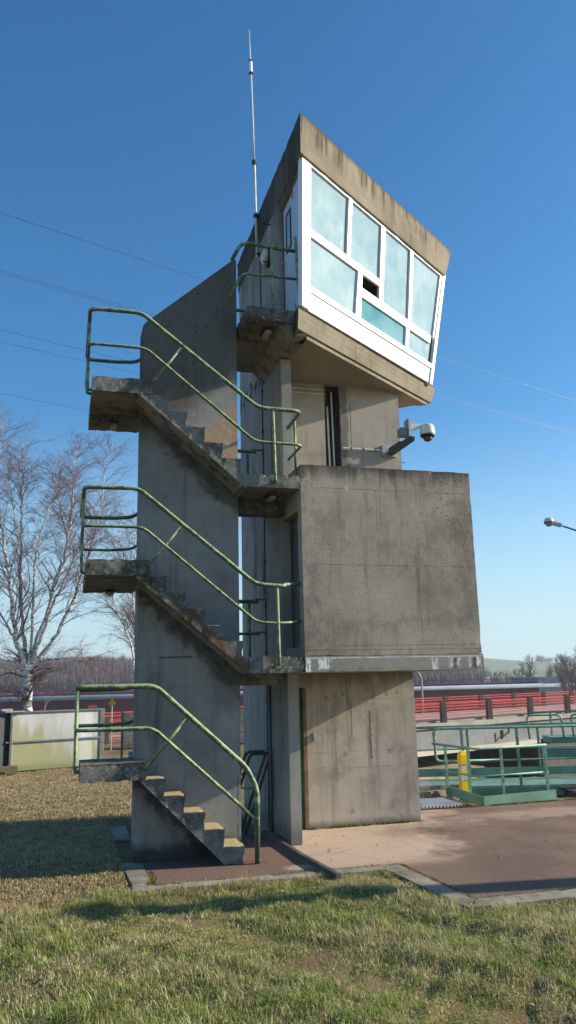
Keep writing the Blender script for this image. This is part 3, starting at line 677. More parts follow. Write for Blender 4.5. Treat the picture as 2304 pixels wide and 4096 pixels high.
kb.prism([(.72, 8.42), (3.38, 8.40), (3.60, 8.60), (.94, 8.62), (.72, 8.62)][:5], -.03, .016)
kb.prism([(3.385, 8.40), (3.50, 6.82), (3.70, 7.06), (3.605, 8.59)], -.03, .014)
kb.prism([(3.505, 6.80), (14, 6.70), (14, 6.98), (3.71, 7.05)], -.03, .018)
tag(build('kerb', kb, M_kerb, rough=.008, cut=.08), kind='structure')
# moss line in the joint between kerb and pad
def tufts(name, lines, dens, hgt, spread, colr, label=None):
    v, q, t, a = [], [], [], []
    for (p, e) in lines:
        p, e = np.array(p, float), np.array(e, float); n = int(np.linalg.norm(e-p)*dens)
        for _ in range(n):
            c = p+(e-p)*rnd.random()+np.array([rnd.gauss(0, spread), rnd.gauss(0, spread)])
            if math.sin(c[0]*9+c[1]*5)+math.sin(c[0]*23)*.6 < -.5 and rnd.random() < .8: continue
            an = rnd.random()*6.28; l = hgt*rnd.uniform(.3, 1); ww = rnd.uniform(.003, .008)
            k = len(v); dx, dy = math.cos(an)*ww, math.sin(an)*ww
            v += [(c[0]-dx, c[1]-dy, 0), (c[0]+dx, c[1]+dy, 0), (c[0]+rnd.gauss(0, l*.4), c[1]+rnd.gauss(0, l*.4), l)]
            t.append((k, k+1, k+2)); a += [rnd.random()]*3
    o = npmesh(name, np.array(v), [], np.array(t), colr, attrs={'rv': a}); tag(o, label, kind='stuff'); return o
mg = Mt('grass_blades', .6, .25)
rv = mg.attr('rv'); hh = mg.attr('hv'); pt = mg.noise(.9, 5, .65, (3, 7, 0)); p2 = mg.noise(3.3, 4, .6, (1, 2, 0)); p3 = mg.noise(14, 3, .6)
near = (mg.y + (mg.x*-.0) + (pt-.5)*2.6)
green = mg.mix(rv, (.13, .175, .03), (.50, .53, .18))
green = mg.mix(mg.noise(2.2, 4, .6, (6, 6, 0)).sm(.52, .62)*.7, green, mg.mix(rv, (.12, .20, .02), (.40, .56, .08)))
straw = mg.mix(rv, (.30, .22, .10), (.80, .70, .42))
straw = mg.mix(mg.y.sm(7.6, 8.3)*mg.y.sm(10.5, 9.5)*.6, straw, mg.mix(rv, (.22, .13, .07), (.55, .38, .22)))
straw = mg.mix(mg.y.sm(10.5, 13)*.55, straw, mg.mix(rv, (.26, .18, .10), (.62, .48, .31)))
dry = (pt*.6+p2*.5+(rv-.5)*.42+p3*.2-.15).sm(.50, .60)
dry = dry.max(near.sm(7.8, 8.5)*.8*(mg.x.sm(2.6, 1.0))).max(mg.y.sm(10, 12)*.93)
cgr = mg.mix(dry, green, straw)
cgr = mg.mix(p3.sm(.60, .68)*mg.y.sm(9, 8)*.5, cgr, (.20, .30, .03))
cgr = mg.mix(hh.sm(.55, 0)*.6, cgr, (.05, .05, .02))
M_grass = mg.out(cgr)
bs = mg.b
tr = mg.t.nodes.new('ShaderNodeBsdfTranslucent'); ms = mg.t.nodes.new('ShaderNodeMixShader'); ms.inputs[0].default_value = .3
mg.t.links.new(cgr, tr.inputs[0]); om = mg.t.nodes['Material Output']
mg.t.links.new(bs.outputs[0], ms.inputs[1]); mg.t.links.new(tr.outputs[0], ms.inputs[2]); mg.t.links.new(ms.outputs[0], om.inputs[0])
mossm = Mt('moss', .9, .1); M_moss = mossm.out(mossm.mix(mossm.attr('rv'), (.07, .075, .015), (.26, .23, .05)))
tufts('moss', [((.93, 8.62), (3.6, 8.60)), ((3.62, 8.58), (3.69, 7.06)), ((3.69, 7.06), (7.5, 7.01)), ((4.9, 11.9), (6.4, 11.8)), ((6.4, 11.8), (9, 11.88)), ((.94, 8.64), (1.0, 9.3))], 900, .03, .012, M_moss)
tufts('moss', [((3.32, 10.96), (4.97, 10.96)), ((.9, 8.66), (1.0, 8.95))], 500, .05, .012, M_moss)

rg = np.random.default_rng(3)
def hf(x, y):
    return (.016*np.sin(x*2.1+y*1.1)+.014*np.sin(x*1.3-y*3.1+2)+.013*np.sin(x*5.3+y*2.2)+.011*np.sin(x*4.1-y*7.9+1)+.009*np.sin(x*11.3+y*9.1)+.008*np.sin(x*15.1-y*13.7+4)+.006*np.sin(x*23-y*19))
def edge_fade(x, y):
    a = np.clip((8.5-y)/.5, 0, 1); b = np.where(x > 3.3, np.clip((6.85-y)/.45, 0, 1), 1); return a*b
def blades(name, n, xr, yr, inside, hmin, hmax, wd, seed):
    g = np.random.default_rng(seed)
    x = g.uniform(*xr, n); y = g.uniform(*yr, n)
    # clumps: pull half of the blades towards clump centres
    cx = g.uniform(*xr, n//22); cy = g.uniform(*yr, n//22); k = g.integers(0, len(cx), n); mk = g.random(n) < .6
    x = np.where(mk, cx[k]+g.normal(0, .03, n), x); y = np.where(mk, cy[k]+g.normal(0, .03, n), y)
    ok = inside(x, y); x, y, k, mk = x[ok], y[ok], k[ok], mk[ok]; n = len(x)
    patch = (np.sin(x*1.9+y*1.3)+np.sin(x*.9-y*2.3+1)+np.sin(x*4.1+y*3.7)+np.sin(x*9.3-y*7.1)*.8)*.24+.74
    ch = np.where(mk, (np.sin(k*12.9898)*43758.5 % 1), .35)
    L = (hmin+(hmax-hmin)*g.random(n)**1.6*(.45+ch*.9))*patch
    a = g.uniform(0, 2*np.pi, n); b = a+g.normal(0, .5, n)+np.pi/2
    lean = g.uniform(.2, 1.5, n)*L; L = L*np.where(lean > L, .62, 1.)*np.where(hf(x*1.7+3, y*1.7) < -.012, .55, 1.); w_ = wd*g.uniform(.6, 1.3, n)
    ca, sa = np.cos(a)*w_, np.sin(a)*w_; lx, ly = np.cos(b)*lean, np.sin(b)*lean
    z0 = hf(x, y)*edge_fade(x, y)-.02; zb = z0+.02
    v = np.stack([np.stack([x-ca, y-sa, z0], 1), np.stack([x+ca, y+sa, z0], 1),
                  np.stack([x+lx*.4+ca*.75, y+ly*.4+sa*.75, zb+L*.55], 1), np.stack([x+lx*.4-ca*.75, y+ly*.4-sa*.75, zb+L*.55], 1),
                  np.stack([x+lx, y+ly, zb+L*np.sqrt(np.maximum(.12, 1-.35*(lean/L)**2))], 1)], 1).reshape(-1, 3)
    i = np.arange(n)*5
    q = np.stack([i, i+1, i+2, i+3], 1); t = np.stack([i+3, i+2, i+4], 1)
    rvv = np.repeat(g.random(n)*.6+np.where(mk, (np.sin(k*7.13)*143.5 % 1)*.4, .2), 5); hv = np.tile([0, 0, .6, .6, 1], n)
    return tag(npmesh(name, v, q, t, M_grass, attrs={'rv': rvv, 'hv': hv}), kind='stuff')
def in_view(x, y): 
    c = x*math.cos(YAW)-y*math.sin(YAW); f = x*math.sin(YAW)+y*math.cos(YAW)
    return (np.abs(c) < .40*f+1.3) & (f > 3.6)
def wave(x, a=.05): return a*(np.sin(x*7.3)+.6*np.sin(x*17.1+1)+.4*np.sin(x*41))
def in_near(x, y):
    k1 = (x > .70+wave(y, .03)) & (x < 3.42+wave(y, .03)) & (y > 8.44+wave(x, .04)); k2 = (x >= 3.44+wave(y, .03)) & (y > 6.78+wave(x, .035))
    k3 = (x > .7) & (y > 8.6)
    return in_view(x, y) & ~k1 & ~k2 & ~k3
gx, gy = np.arange(-3.6, 7.2, .035), np.arange(3.5, 8.6, .035)
XX, YY = np.meshgrid(gx, gy, indexing='ij'); ZZ = hf(XX, YY)*edge_fade(XX, YY)-.012
VV = np.stack([XX.ravel(), YY.ravel(), ZZ.ravel()], 1); ny_ = len(gy)
ii, jj = np.meshgrid(np.arange(len(gx)-1), np.arange(ny_-1), indexing='ij'); ii, jj = ii.ravel(), jj.ravel()
okq = in_near(XX[ii, jj], YY[ii, jj]); ii, jj = ii[okq], jj[okq]
tag(npmesh('lawn', VV, np.stack([ii*ny_+jj, (ii+1)*ny_+jj, (ii+1)*ny_+jj+1, ii*ny_+jj+1], 1), [], M_soil, smooth=True), kind='structure')
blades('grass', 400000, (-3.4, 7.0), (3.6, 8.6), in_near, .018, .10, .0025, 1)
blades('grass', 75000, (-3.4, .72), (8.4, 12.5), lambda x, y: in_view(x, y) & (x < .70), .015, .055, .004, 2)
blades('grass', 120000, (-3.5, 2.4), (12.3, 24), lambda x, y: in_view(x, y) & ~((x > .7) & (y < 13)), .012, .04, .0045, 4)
# fallen leaves
lf = MB()
for _ in range(330):
    x, y = rnd.uniform(-1.5, 5.5), rnd.uniform(4.2, 8.4)
    if not in_near(np.array([x]), np.array([y]))[0]: continue
    a = rnd.random()*6.28; s = rnd.uniform(.008, .018); z = rnd.uniform(.015, .05)
    lf.add([(x+math.cos(a+k*1.57)*s*(1 if k % 2 else .6), y+math.sin(a+k*1.57)*s*(1 if k % 2 else .6), z+rnd.uniform(-.006, .006)) for k in range(4)], [(0, 1, 2, 3)])
tag(build('fallen_leaves', lf, plain('dead_leaf', (.38, .27, .15), .8, .3, 20)), kind='stuff')
st = MB()
for _ in range(120):
    x, y = rnd.uniform(1.0, 7.5), rnd.uniform(7.2, 11.2)
    if y < 8.7 and x < 3.75 or (2.8 < x < 5 and y > 10.9): continue
    s = rnd.uniform(.004, .013); st.lathe((x, y, 0), [(s, 0), (s*.8, s*.7), (s*.2, s)], 5)
tag(build('gravel', st, M_kerb), kind='stuff')

# ================================================================== lock side: near enclosure, bollard, footbridge
def hrail(name, label, pts, z0, ztop, zmids, posts, mat, r=.021, rm=.016, loop=False, toe=None, cat='railing', group=None):
    t = thing(name, label, cat, (pts[0][0], pts[0][1], z0), group)
    build('top_rail', MB().tube(fillet([(x, y, ztop) for x, y in pts], .06, 3), r, 8), mat, t, smooth=True)
    for zz in zmids: build('mid_rail', MB().tube([(x, y, zz) for x, y in pts], rm, 6), mat, t, smooth=True)
    for (x, y) in posts: build('post', MB().box(x-.022, x+.022, y-.012, y+.012, z0, ztop-.01), mat, t)
    if toe:
        q = MB()
        for (a, b) in zip(toe, toe[1:]): q.bar((a[0], a[1], z0+.075), (b[0], b[1], z0+.075), .012, .15)
        build('toe_board', q, M_lockplate, t)
    return t
hrail('lock_railing', 'short green pipe railing round the hatch beside the yellow post', [(6.30, 13.25), (6.43, 11.90), (7.80, 12.05)], 0, .86, [.43],
      [(6.47, 13.1), (6.56, 12.45), (6.93, 12.02), (7.76, 12.03)], M_lockgreen, toe=[(6.52, 13.24), (6.44, 11.80), (7.88, 12.0)])
mtl = Mt('chequer_plate', .4, .5)
chk = ((mtl.x*52+mtl.y*52)._m('SINE', mtl.x*52+mtl.y*52))*((mtl.x*52-mtl.y*52)._m('SINE', mtl.x*52-mtl.y*52))
M_chk = mtl.out(mtl.mix(chk.sm(.1, .4), (.13, .13, .13), (.6, .6, .6)), chk, .004)
tag(build('floor_grating', MB().box(5.15, 6.2, 11.95, 12.75, 0, .03), M_chk), 'silvery chequer plate hatch in the pavement by the lock', 'hatch')
tag(build('concrete_plinth', MB().box(5.4, 6.9, 13.42, 13.62, -.3, .12).prism([(6.2, 13.2), (6.9, 13.4), (5.4, 13.4)], -.3, .07), M_kerb, rough=.02), 'low weathered concrete ledge at the end of the green footbridge', 'ledge')
tag(build('painted_marking', MB().box(6.2, 6.42, 12.15, 12.5, .0, .006), plain('yellow_line', (.55, .38, .05), .8, .2, 30)), kind='structure')
bo = thing('marker_post', 'yellow plastic marker post with two white reflective bands', 'post', (6.62, 12.75, 0))
M_yel = plain('yellow_plastic', (.85, .58, .0), .35, .03, 3, bump=.0004)
bd = .075
def frust(mb, c, w0, w1, z0, z1, dp=.75):
    x, y = c
    q = lambda w_, z: [(x-w_, y-w_*dp, z), (x+w_, y-w_*dp, z), (x+w_, y+w_*dp, z), (x-w_, y+w_*dp, z)]
    return mb.hexa(q(w0, z0), q(w1, z1))
fb2 = MB(); frust(fb2, (6.62, 12.75), .085, .078, 0, .27); frust(fb2, (6.62, 12.75), .075, .073, .27, .56); frust(fb2, (6.62, 12.75), .082, .078, .40, .45); frust(fb2, (6.62, 12.75), .085, .083, .54, .68); frust(fb2, (6.62, 12.75), .083, .05, .68, .76)
build('body', fb2, M_yel, bo, bevel=.006)
rb = MB(); frust(rb, (6.62, 12.75), .079, .077, .285, .395); frust(rb, (6.62, 12.75), .077, .076, .455, .535)
build('reflector', rb, plain('reflective_white', (.6, .6, .62), .3), bo)
# footbridge over the lock: direction fbd
a0, a1 = Vector((6.45, 13.56, 0)), Vector((8.97, 12.84, 0)); fd = (a1-a0).normalized(); fn = Vector((-fd.y, fd.x, 0))
def FP(s_, o, z): v = a0+fd*s_+fn*o; return (v.x, v.y, z)
fbr = thing('footbridge', 'green steel footbridge crossing the lock, wide deck between two pipe railings', 'footbridge', (6.5, 13.6, 0))
build('deck', MB().bar(FP(.05, .72, .03), FP(9, .72, .03), 1.3, .05), M_lockplate, fbr); build('deck_plate', MB().bar(FP(-1.3, .72, .03), FP(.05, .72, .03), 1.3, .05), M_chk, fbr)
build('edge_beam', MB().bar(FP(-.1, .02, -.02), FP(9, .02, -.02), .06, .16).bar(FP(-.5, .03, .075), FP(9, .03, .075), .03, .02), M_lockplate, fbr)
build('toe_board', MB().bar(FP(-.9, 1.42, .17), FP(9, 1.42, .17), .02, .15), M_lockplate, fbr)
build('gate_plate', MB().bar(FP(.25, .25, -.75), FP(9, .25, -.75), .1, 1.3).bar(FP(.2, .1, -.16), FP(9, .1, -.16), .3, .05), M_lockplate, fbr)
rn = build('handrail', MB().tube(fillet([FP(1.2, 0, .52), FP(.05, 0, .52), FP(.03, 0, 1.09), FP(9, 0, 1.09)], .09), .026, 8), M_lockgreen, fbr, smooth=True)
build('mid_rail', MB().tube([FP(.9, 0, .52), FP(9, 0, .57)], .018, 6), M_lockgreen, rn)
for s_ in (.55, 1.55, 2.66, 3.8, 5., 6.2): build('post', MB().bar(FP(s_, 0, -.25), FP(s_-.02, 0, 1.07), .055, .04), M_lockgreen, rn)
rn = build('handrail', MB().tube([FP(-.95, 1.42, 1.02), FP(9, 1.42, 1.09)], .027, 8), M_lockgreen, fbr, smooth=True)
build('mid_rail', MB().tube([FP(-.9, 1.42, .60), FP(9, 1.42, .64)], .017, 6), M_lockgreen, rn)
for s_ in (-.85, .95, 2.35, 4.2, 5.6): build('post', MB().bar(FP(s_, 1.42, .08), FP(s_-.02, 1.42, 1.0), .045, .04), M_lockgreen, rn)
# dark timber fender by the lock wall
tag(build('timber_fender', MB().bar((8.35, 12.35, -.1), (9.6, 12.2, -.12), .3, .35).bar((8.3, 12.5, .08), (9.4, 12.35, .07), .12, .05), plain('tarred_timber', (.05, .035, .025), .8, .3), rough=.01), 'dark rusty fender timber at the lock edge on the right', 'timber')
# second gate walkway further off
fdir = lambda p, dp: None
g2 = thing('gate_walkway', 'farther green gate walkway with looped handrails below the road bridge', 'walkway', (14, 22, 0))
def G2(x, o, z): v = Vector((14.5, 22.3, -.1))+fd*x+fn*o; return (v.x, v.y, z)
build('deck', MB().bar(G2(0, 0, .05), G2(8, 0, .05), .9, .18), M_lockplate, g2)
for x0, x1 in ((-.7, .35), (.65, 2.1), (2.25, 6)):
    h = build('handrail', MB().tube(fillet([G2(x0+.05, -.4, .1), G2(x0, -.4, .80), G2(x1, -.4, .80), G2(x1+.05, -.4, .1)], .15), .03, 6), M_lockgreen, g2, smooth=True)
    build('mid_rail', MB().tube([G2(x0, -.4, .45), G2(x1, -.4, .45)], .02, 6), M_lockgreen, h)
h = build('handrail', MB().tube([G2(-.3, .45, .85), G2(7, .45, .85)], .028, 6), M_lockgreen, g2, smooth=True)
build('mid_rail', MB().tube([G2(-.3, .45, .5), G2(7, .45, .5)], .018, 6), M_lockgreen, h)
for x in (.3, 1.4, 2.4, 3.3, 4.3, 5.2): build('post', MB().bar(G2(x, .45, .1), G2(x, .45, .85), .05, .05), M_lockgreen, h)
build('drive_box', MB().bar(G2(1.5, .1, .3), G2(2.1, .1, .3), .4, .35), M_lockplate, g2, bevel=.02)
build('lower_beam', MB().bar(G2(-.2, -.3, -.35), G2(8, -.3, -.35), .2, .3), M_lockplate, g2)
# ================================================================== road bridge with red railings
bdv = Vector((math.sin(R(67)), math.cos(R(67)), 0)); bnv = Vector((-bdv.y, bdv.x, 0)); bp = Vector((18.02, 36.47, 0))
def BP(s_, o, z): v = bp+bdv*s_+bnv*o; return (v.x, v.y, z)
M_bridge = concrete('bridge_concrete', (.34, .31, .26), (.16, .14, .11), .6, .2)
M_darkc = concrete('shade_dark_concrete', (.11, .10, .085), (.05, .045, .04), .7, .1)  # concrete coloured dark to stand for the shadow under the bridge deck
M_post = concrete('bridge_post_concrete', (.13, .105, .08), (.06, .05, .04), .6, .2)
M_red = plain('red_rail_paint', (.44, .05, .04), .5, .08, 3)
rbz = -.17
br = thing('road_bridge', 'concrete road bridge beyond the lock carrying red horizontal rails', 'bridge', (18, 36.5, 0))
build('deck', MB().bar(BP(-60, 4, rbz-.12), BP(60, 4, rbz-.12), 8.4, .24), M_bridge, br)
build('edge_girder', MB().bar(BP(-4, .1, rbz-.75), BP(14.5, .1, rbz-.75), .35, 1.0), concrete('girder_concrete', (.22, .22, .215), (.12, .12, .115), .5, .1), br)
build('bearing_ledge', MB().bar(BP(-4, -.1, rbz-1.33), BP(7.4, -.1, rbz-1.33), .5, .19), concrete('ledge_concrete', (.5, .46, .38), (.4, .36, .3), .4, .1), br)
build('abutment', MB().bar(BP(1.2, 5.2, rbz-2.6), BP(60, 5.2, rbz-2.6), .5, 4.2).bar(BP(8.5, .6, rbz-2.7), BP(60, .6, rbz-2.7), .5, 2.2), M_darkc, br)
def railing_run(off, s0, s1, step, label):
    t = thing('bridge_railing', label, 'railing', BP(s0, off, rbz), 'red railings of the road bridge')
    k = s0
    while k <= s1:
        build('post', MB().bar(BP(k, off, rbz-.02), BP(k, off, rbz+.98), .26, .26).bar(BP(k, off, rbz+.98), BP(k, off, rbz+1.02), .2, .2), M_post, t)
        if k+step <= s1:
            q = MB()
            for z in (.2, .34, .46, .6, .76, .9): q.tube([BP(k+.1, off, rbz+z), BP(k+step-.1, off, rbz+z)], .036 if z > .7 else .023, 6)
            build('rails', q, M_red, t)
        k += step
    return t
railing_run(0, -3.6*5, 3.6*8, 3.6, 'nearer red-railed parapet with square brown posts on the road bridge')
railing_run(8, -3.6*5-1.2, 3.6*8, 3.6, 'farther red-railed parapet showing through the nearer one')
build('pavement_strip', MB().bar(BP(-60, .9, rbz+.05), BP(60, .9, rbz+.05), 1.2, .14), M_bridge, br)
tag(build('pipe_bracket', MB().bar(BP(4.15, -.25, -1.2), BP(4.15, -.25, -.75), .08, .08).bar(BP(4.15, -.25, -1.15), BP(4.8, -.25, -.85), .06, .06).bar(BP(4.8, -.25, -.95), BP(4.8, -.25, -.62), .06, .06), M_dark), 'small black bracket fixed to the side of the concrete bridge', 'bracket')
# sunlit bank seen under the bridge
tag(build('embankment', MB().prism([BP(-14, -1.5, 0)[:2], BP(1.0, -1.5, 0)[:2], BP(1.0, 7, 0)[:2], BP(-14, 7, 0)[:2]], -3.5, -2.2).add([BP(-14, 5, -3), BP(3, 5, -3), BP(3, 9.5, -.9), BP(-14, 9.5, -.9)], [(0, 1, 2, 3)]), plain('bank_soil', (.36, .28, .15), .95, .25, 2)), kind='structure')
lb = MB().tube([(25.6, 55.1, -3), (25.63, 55.1, 1.9)], [.09, .06], 6).tube(fillet([(25.63, 55.1, 1.85), (25.5, 55.1, 2.35), (24.9, 55.2, 2.6)], .4), .045, 6)
t = thing('street_lamp', 'small curved lamp post rising in front of the dark red girder bridge', 'street lamp', (25.6, 55.1, -3)); build('pole', lb, M_metal, t); build('lamp_head', MB().bar((24.95, 55.2, 2.6), (24.5, 55.25, 2.62), .2, .1), M_metal, t)
# ================================================================== far girder bridge with white pipe
g1, g0 = Vector((-4.6, 105.2, 0)), Vector((49.5, 105.5, 0)); gd_ = Vector((.988, -.155, 0)).normalized()
far = thing('girder_bridge', 'long dark red steel girder bridge far behind carrying a pale pipe along its side', 'bridge', (49, 105, 0))
def XB(x, y, o, z): return (x, y+o, z)
A1, A2, A3 = (-80, 107, 0), (20, 106.5, 0), (66, 100.7, 0)
M_maroon = plain('maroon_steel', (.15, .03, .042), .6, .15, .3)
def run(mb, w_, h, z, o=0): 
    for a, b in ((A1, A2), (A2, A3)): mb.bar((a[0], a[1]+o, z), (b[0], b[1]+o, z), w_, h)
    return mb
build('girder', run(MB(), .5, 3.6, -1.35), M_maroon, far); build('deck', run(MB(), 6, .25, .95, 3), M_maroon, far)
build('pipe', MB().tube([(-80, 106.4, .40), (20, 105.9, .50), (71, 99.4, .60)], .29, 12), plain('pale_pipe', (.26, .32, .40), .8, .06, .4, spec=.1), far, smooth=True)
bars = MB()
for (a, b) in ((A1, A2), (A2, A3)):
    n = int((Vector(b)-Vector(a)).length/.45)
    for i in range(n):
        p = Vector(a).lerp(Vector(b), i/n); bars.bar((p.x, p.y, .9), (p.x, p.y, 1.55), .05, .05)
    bars.bar((a[0], a[1], 1.6), (b[0], b[1], 1.6), .1, .09)
build('parapet', bars, plain('maroon_rail', (.2, .07, .08), .6), far)
build('abutment', MB().prism([(64.7, 100.4), (69.2, 99.8), (69.2, 108), (64.7, 108)], -4, 1.75).prism([(69.2, 100), (78, 98.7), (78, 108), (69.2, 108)], -4, 1.1), concrete('abutment_concrete', (.32, .33, .33), (.2, .2, .2), .6, .1), far)
# ================================================================== left side: panel tank, fence, sign, beams
tk = thing('panel_bin', 'large two-tier grey steel panel bin stained green at its foot', 'bin', (-.8, 21, 0))
mp = Mt('bin_panel', .5, .4)
n1 = mp.noise((1.2, 1.2, .5), 5, .65); n2 = mp.noise((5, 5, .8), 4, .6, (2, 1, 0))
cp_ = mp.mix(n1.sm(.4, .6), (.40, .41, .40), (.50, .51, .52))
cp_ = mp.mix((n1*.5+n2*.5+(.8-mp.z)*.35+(mp.x.sm(.4, -1.2))*.15).sm(.45, .66)*.8, cp_, (.27, .27, .10))
cp_ = mp.mix(mp.z.sm(.25, .0)*.6, cp_, (.10, .15, .05))
cp_ = mp.mix(mp.x.sm(.35, .45)*mp.x.sm(.78, .70)*.4, cp_, (.75, .77, .8))
M_bin = mp.out(cp_)
p0, p1 = Vector((-1.22, 20.75, 0)), Vector((1.03, 21.5, 0)); td = (p1-p0).normalized(); tn = Vector((-td.y, td.x, 0))
def TP(s_, o, z): v = p0+td*s_+tn*o; return (v.x, v.y, z)
build('side_panel', MB().bar(TP(0, 0, .36), TP(2.30, 0, .36), .06, .66), M_bin, tk); build('side_panel', MB().bar(TP(0, 0, 1.055), TP(2.30, 0, 1.055), .06, .67), M_bin, tk)
build('side_panel', MB().bar(TP(0, .05, .7), TP(-1.9, -.6, .7), .06, 1.36), plain('shaded_panel', (.04, .05, .05), .6), tk)  # receding bin panel, its shadow put into the dark colour
build('side_panel', MB().bar(TP(-.56, -.22, .7), TP(-3, -.9, .66), .05, 1.2), M_bin, tk)
build('joint_rail', MB().bar(TP(-.1, -.05, .705), TP(2.3, -.05, .705), .06, .035).bar(TP(-.1, -.05, 1.40), TP(2.3, -.05, 1.40), .07, .03), M_greyplastic, tk)
M_rib = plain('pale_rib', (.36, .38, .34), .6)
for q in (MB().bar(TP(.03, -.06, .03), TP(.03, -.06, 1.42), .05, .09), MB().bar(TP(2.27, -.05, .03), TP(2.27, -.05, 1.40), .03, .03), MB().bar(TP(2.36, -.0, .03), TP(2.36, -.0, 1.41), .05, .06)): build('corner_rib', q, M_rib, tk)
build('shelf_bracket', MB().bar(TP(-.15, -.08, 1.42), TP(.3, -.08, 1.42), .2, .03).bar(TP(-.2, .1, 1.46), TP(.05, .1, 1.46), .2, .05), M_metal, tk)
tag(build('brick_block', MB().box(.62, .84, 21.4, 21.5, 1.42, 1.50), plain('clay_brick', (.35, .13, .07), .9)), 'small brown brick lying on top of the grey bin', 'brick')
tag(build('timber_beam', MB().bar((-1.75, 20.35, .10), (-1.0, 20.5, .10), .24, .16).bar((-1.35, 20.3, .01), (-1.32, 20.5, .01), .22, .12), concrete('weathered_timber', (.2, .16, .11), (.1, .08, .06), .6, .1), rough=.01), 'short weathered timber beams at the left foot of the grey bin', 'timber')
sg = thing('road_sign', 'yellow diamond road sign above the fence', 'sign', (1.5, 26.5, 0))
M_sign = plain('sign_yellow', (.62, .36, .01), .5, .05)
c_ = Vector((1.50, 26.6, 1.43)); rtv = Vector((rt.x, rt.y, 0)).normalized(); h = .125
build('board', MB().add([c_+rtv*h*a+Vector((0, 0, h*b))+fwv for fwv in (Vector((0, 0, 0)), Vector((.005, .02, 0))) for a, b in ((-1, 0), (0, -1), (1, 0), (0, 1))], [(0, 1, 2, 3), (7, 6, 5, 4), (0, 4, 5, 1), (1, 5, 6, 2), (2, 6, 7, 3), (3, 7, 4, 0)]), M_sign, sg)
build('pole', MB().tube([(c_.x+.01, c_.y+.04, -.1), (c_.x+.01, c_.y+.04, 1.4)], .018, 6), M_metal, sg)
fe = thing('mesh_fence', 'green wire mesh fence behind the bin', 'fence', (1.6, 23, 0))
for (x, y, h) in ((1.60, 23.1, 1.37), (-.35, 23.6, 1.62), (3.5, 22.6, 1.37)): build('post', MB().box(x-.03, x+.03, y-.03, y+.03, -.03, h), plain('fence_green', (.03, .09, .05), .6), fe)
wr = MB()
for i in range(64):
    x = -.35+i*.06; y = 23.6-(x+.35)*.256; wr.tube([(x, y, 0), (x, y, 1.22)], .0025, 3, False)
for i in range(14): wr.tube([(-.35, 23.6, .06+i*.088), (3.5, 22.6, .06+i*.088)], .003, 3, False)
build('wire_mesh', wr, M_metal, fe)
tag(build('boundary_wall', MB().box(1.9, 9, 27.0, 27.2, 0, 1.1).box(1.9, 9, 26.6, 26.98, 0, .45), concrete('rubble_wall', (.22, .2, .17), (.09, .08, .065), .9, .8, moss=.3), rough=.03, cut=.15), 'low mossy rubble wall behind the wire fence', 'wall')
# big street lamp at the right edge
ls = thing('street_lamp', 'large street lamp head on a long arm entering from the right edge', 'street lamp', (19.0, 20.6, 0))
hd = Vector((14.91, 21.76, 6.84)); ar = Vector((15.85, 21.50, 6.50)); ad = (ar-hd).normalized()
build('pole', MB().tube([(19, 20.6, 0), (19, 20.6, 5.0), (18.6, 20.72, 5.45), tuple(hd+ad*.45)], [.09, .06, .04, .025], 8), M_dark, ls)
build('head_casing', MB().bar(hd+ad*.12, hd+ad*.42, .13, .12), M_metal, ls, bevel=.02)
build('lamp_hood', MB().lathe(hd, [(.152, -.02), (.155, 0), (.145, .06), (.11, .11), (.05, .135), (.001, .14)], 20), M_cream, ls, smooth=True)
build('lens', MB().lathe(hd, [(.14, -.02), (.13, -.07), (.10, -.12), (.05, -.15), (.001, -.155)], 20), M_lens, ls, smooth=True)
build('trim_ring', MB().lathe(hd, [(.14, -.05), (.158, -.045), (.158, -.01), (.14, -.005)], 20), M_dark, ls)
# unseen pole added at the right to cast the long shadow across the pad
tag(build('shadow_pole', MB().tube([(13.5, 6.13, 0), (13.5, 6.13, 5.6)], [.21, .17], 12), M_post, smooth=True), 'thick pole added outside the right edge to cast a shadow across the pad', 'pole')
# ================================================================== power lines
def unpx(x, y):
    a, b = (x-1152)/3150, -(y-2048)/3150
    return fw + r2*a + u2*b
wd_ = Vector((math.sin(R(68.5)), math.cos(R(68.5)), 0))
for i, (x, y, dist) in enumerate(((0, 850, 30), (0, 1080, 36), (0, 1090, 36.5), (0, 1318, 35), (0, 1365, 40), (0, 1572, 42))):
    v = unpx(x, y); v = v*(dist/Vector((v.x, v.y, 0)).length); p = Vector((0, 0, EYE))+v
    pts = []
    for k in range(-6, 41):
        s_ = k*5; pts.append(p+wd_*s_+Vector((0, 0, .00016*(s_-10)**2-.02)))
    o = build('power_line', MB().tube(pts, .009, 4, False), M_dark)
    tag(o, ['highest wire crossing the sky', 'upper wire of the close pair in the sky', 'lower wire of the close pair in the sky', 'wire crossing behind the upper left landing rails', 'wire just above the upper left landing', 'lowest wire crossing the sky above the birch'][i], 'power line', 'power lines across the sky')
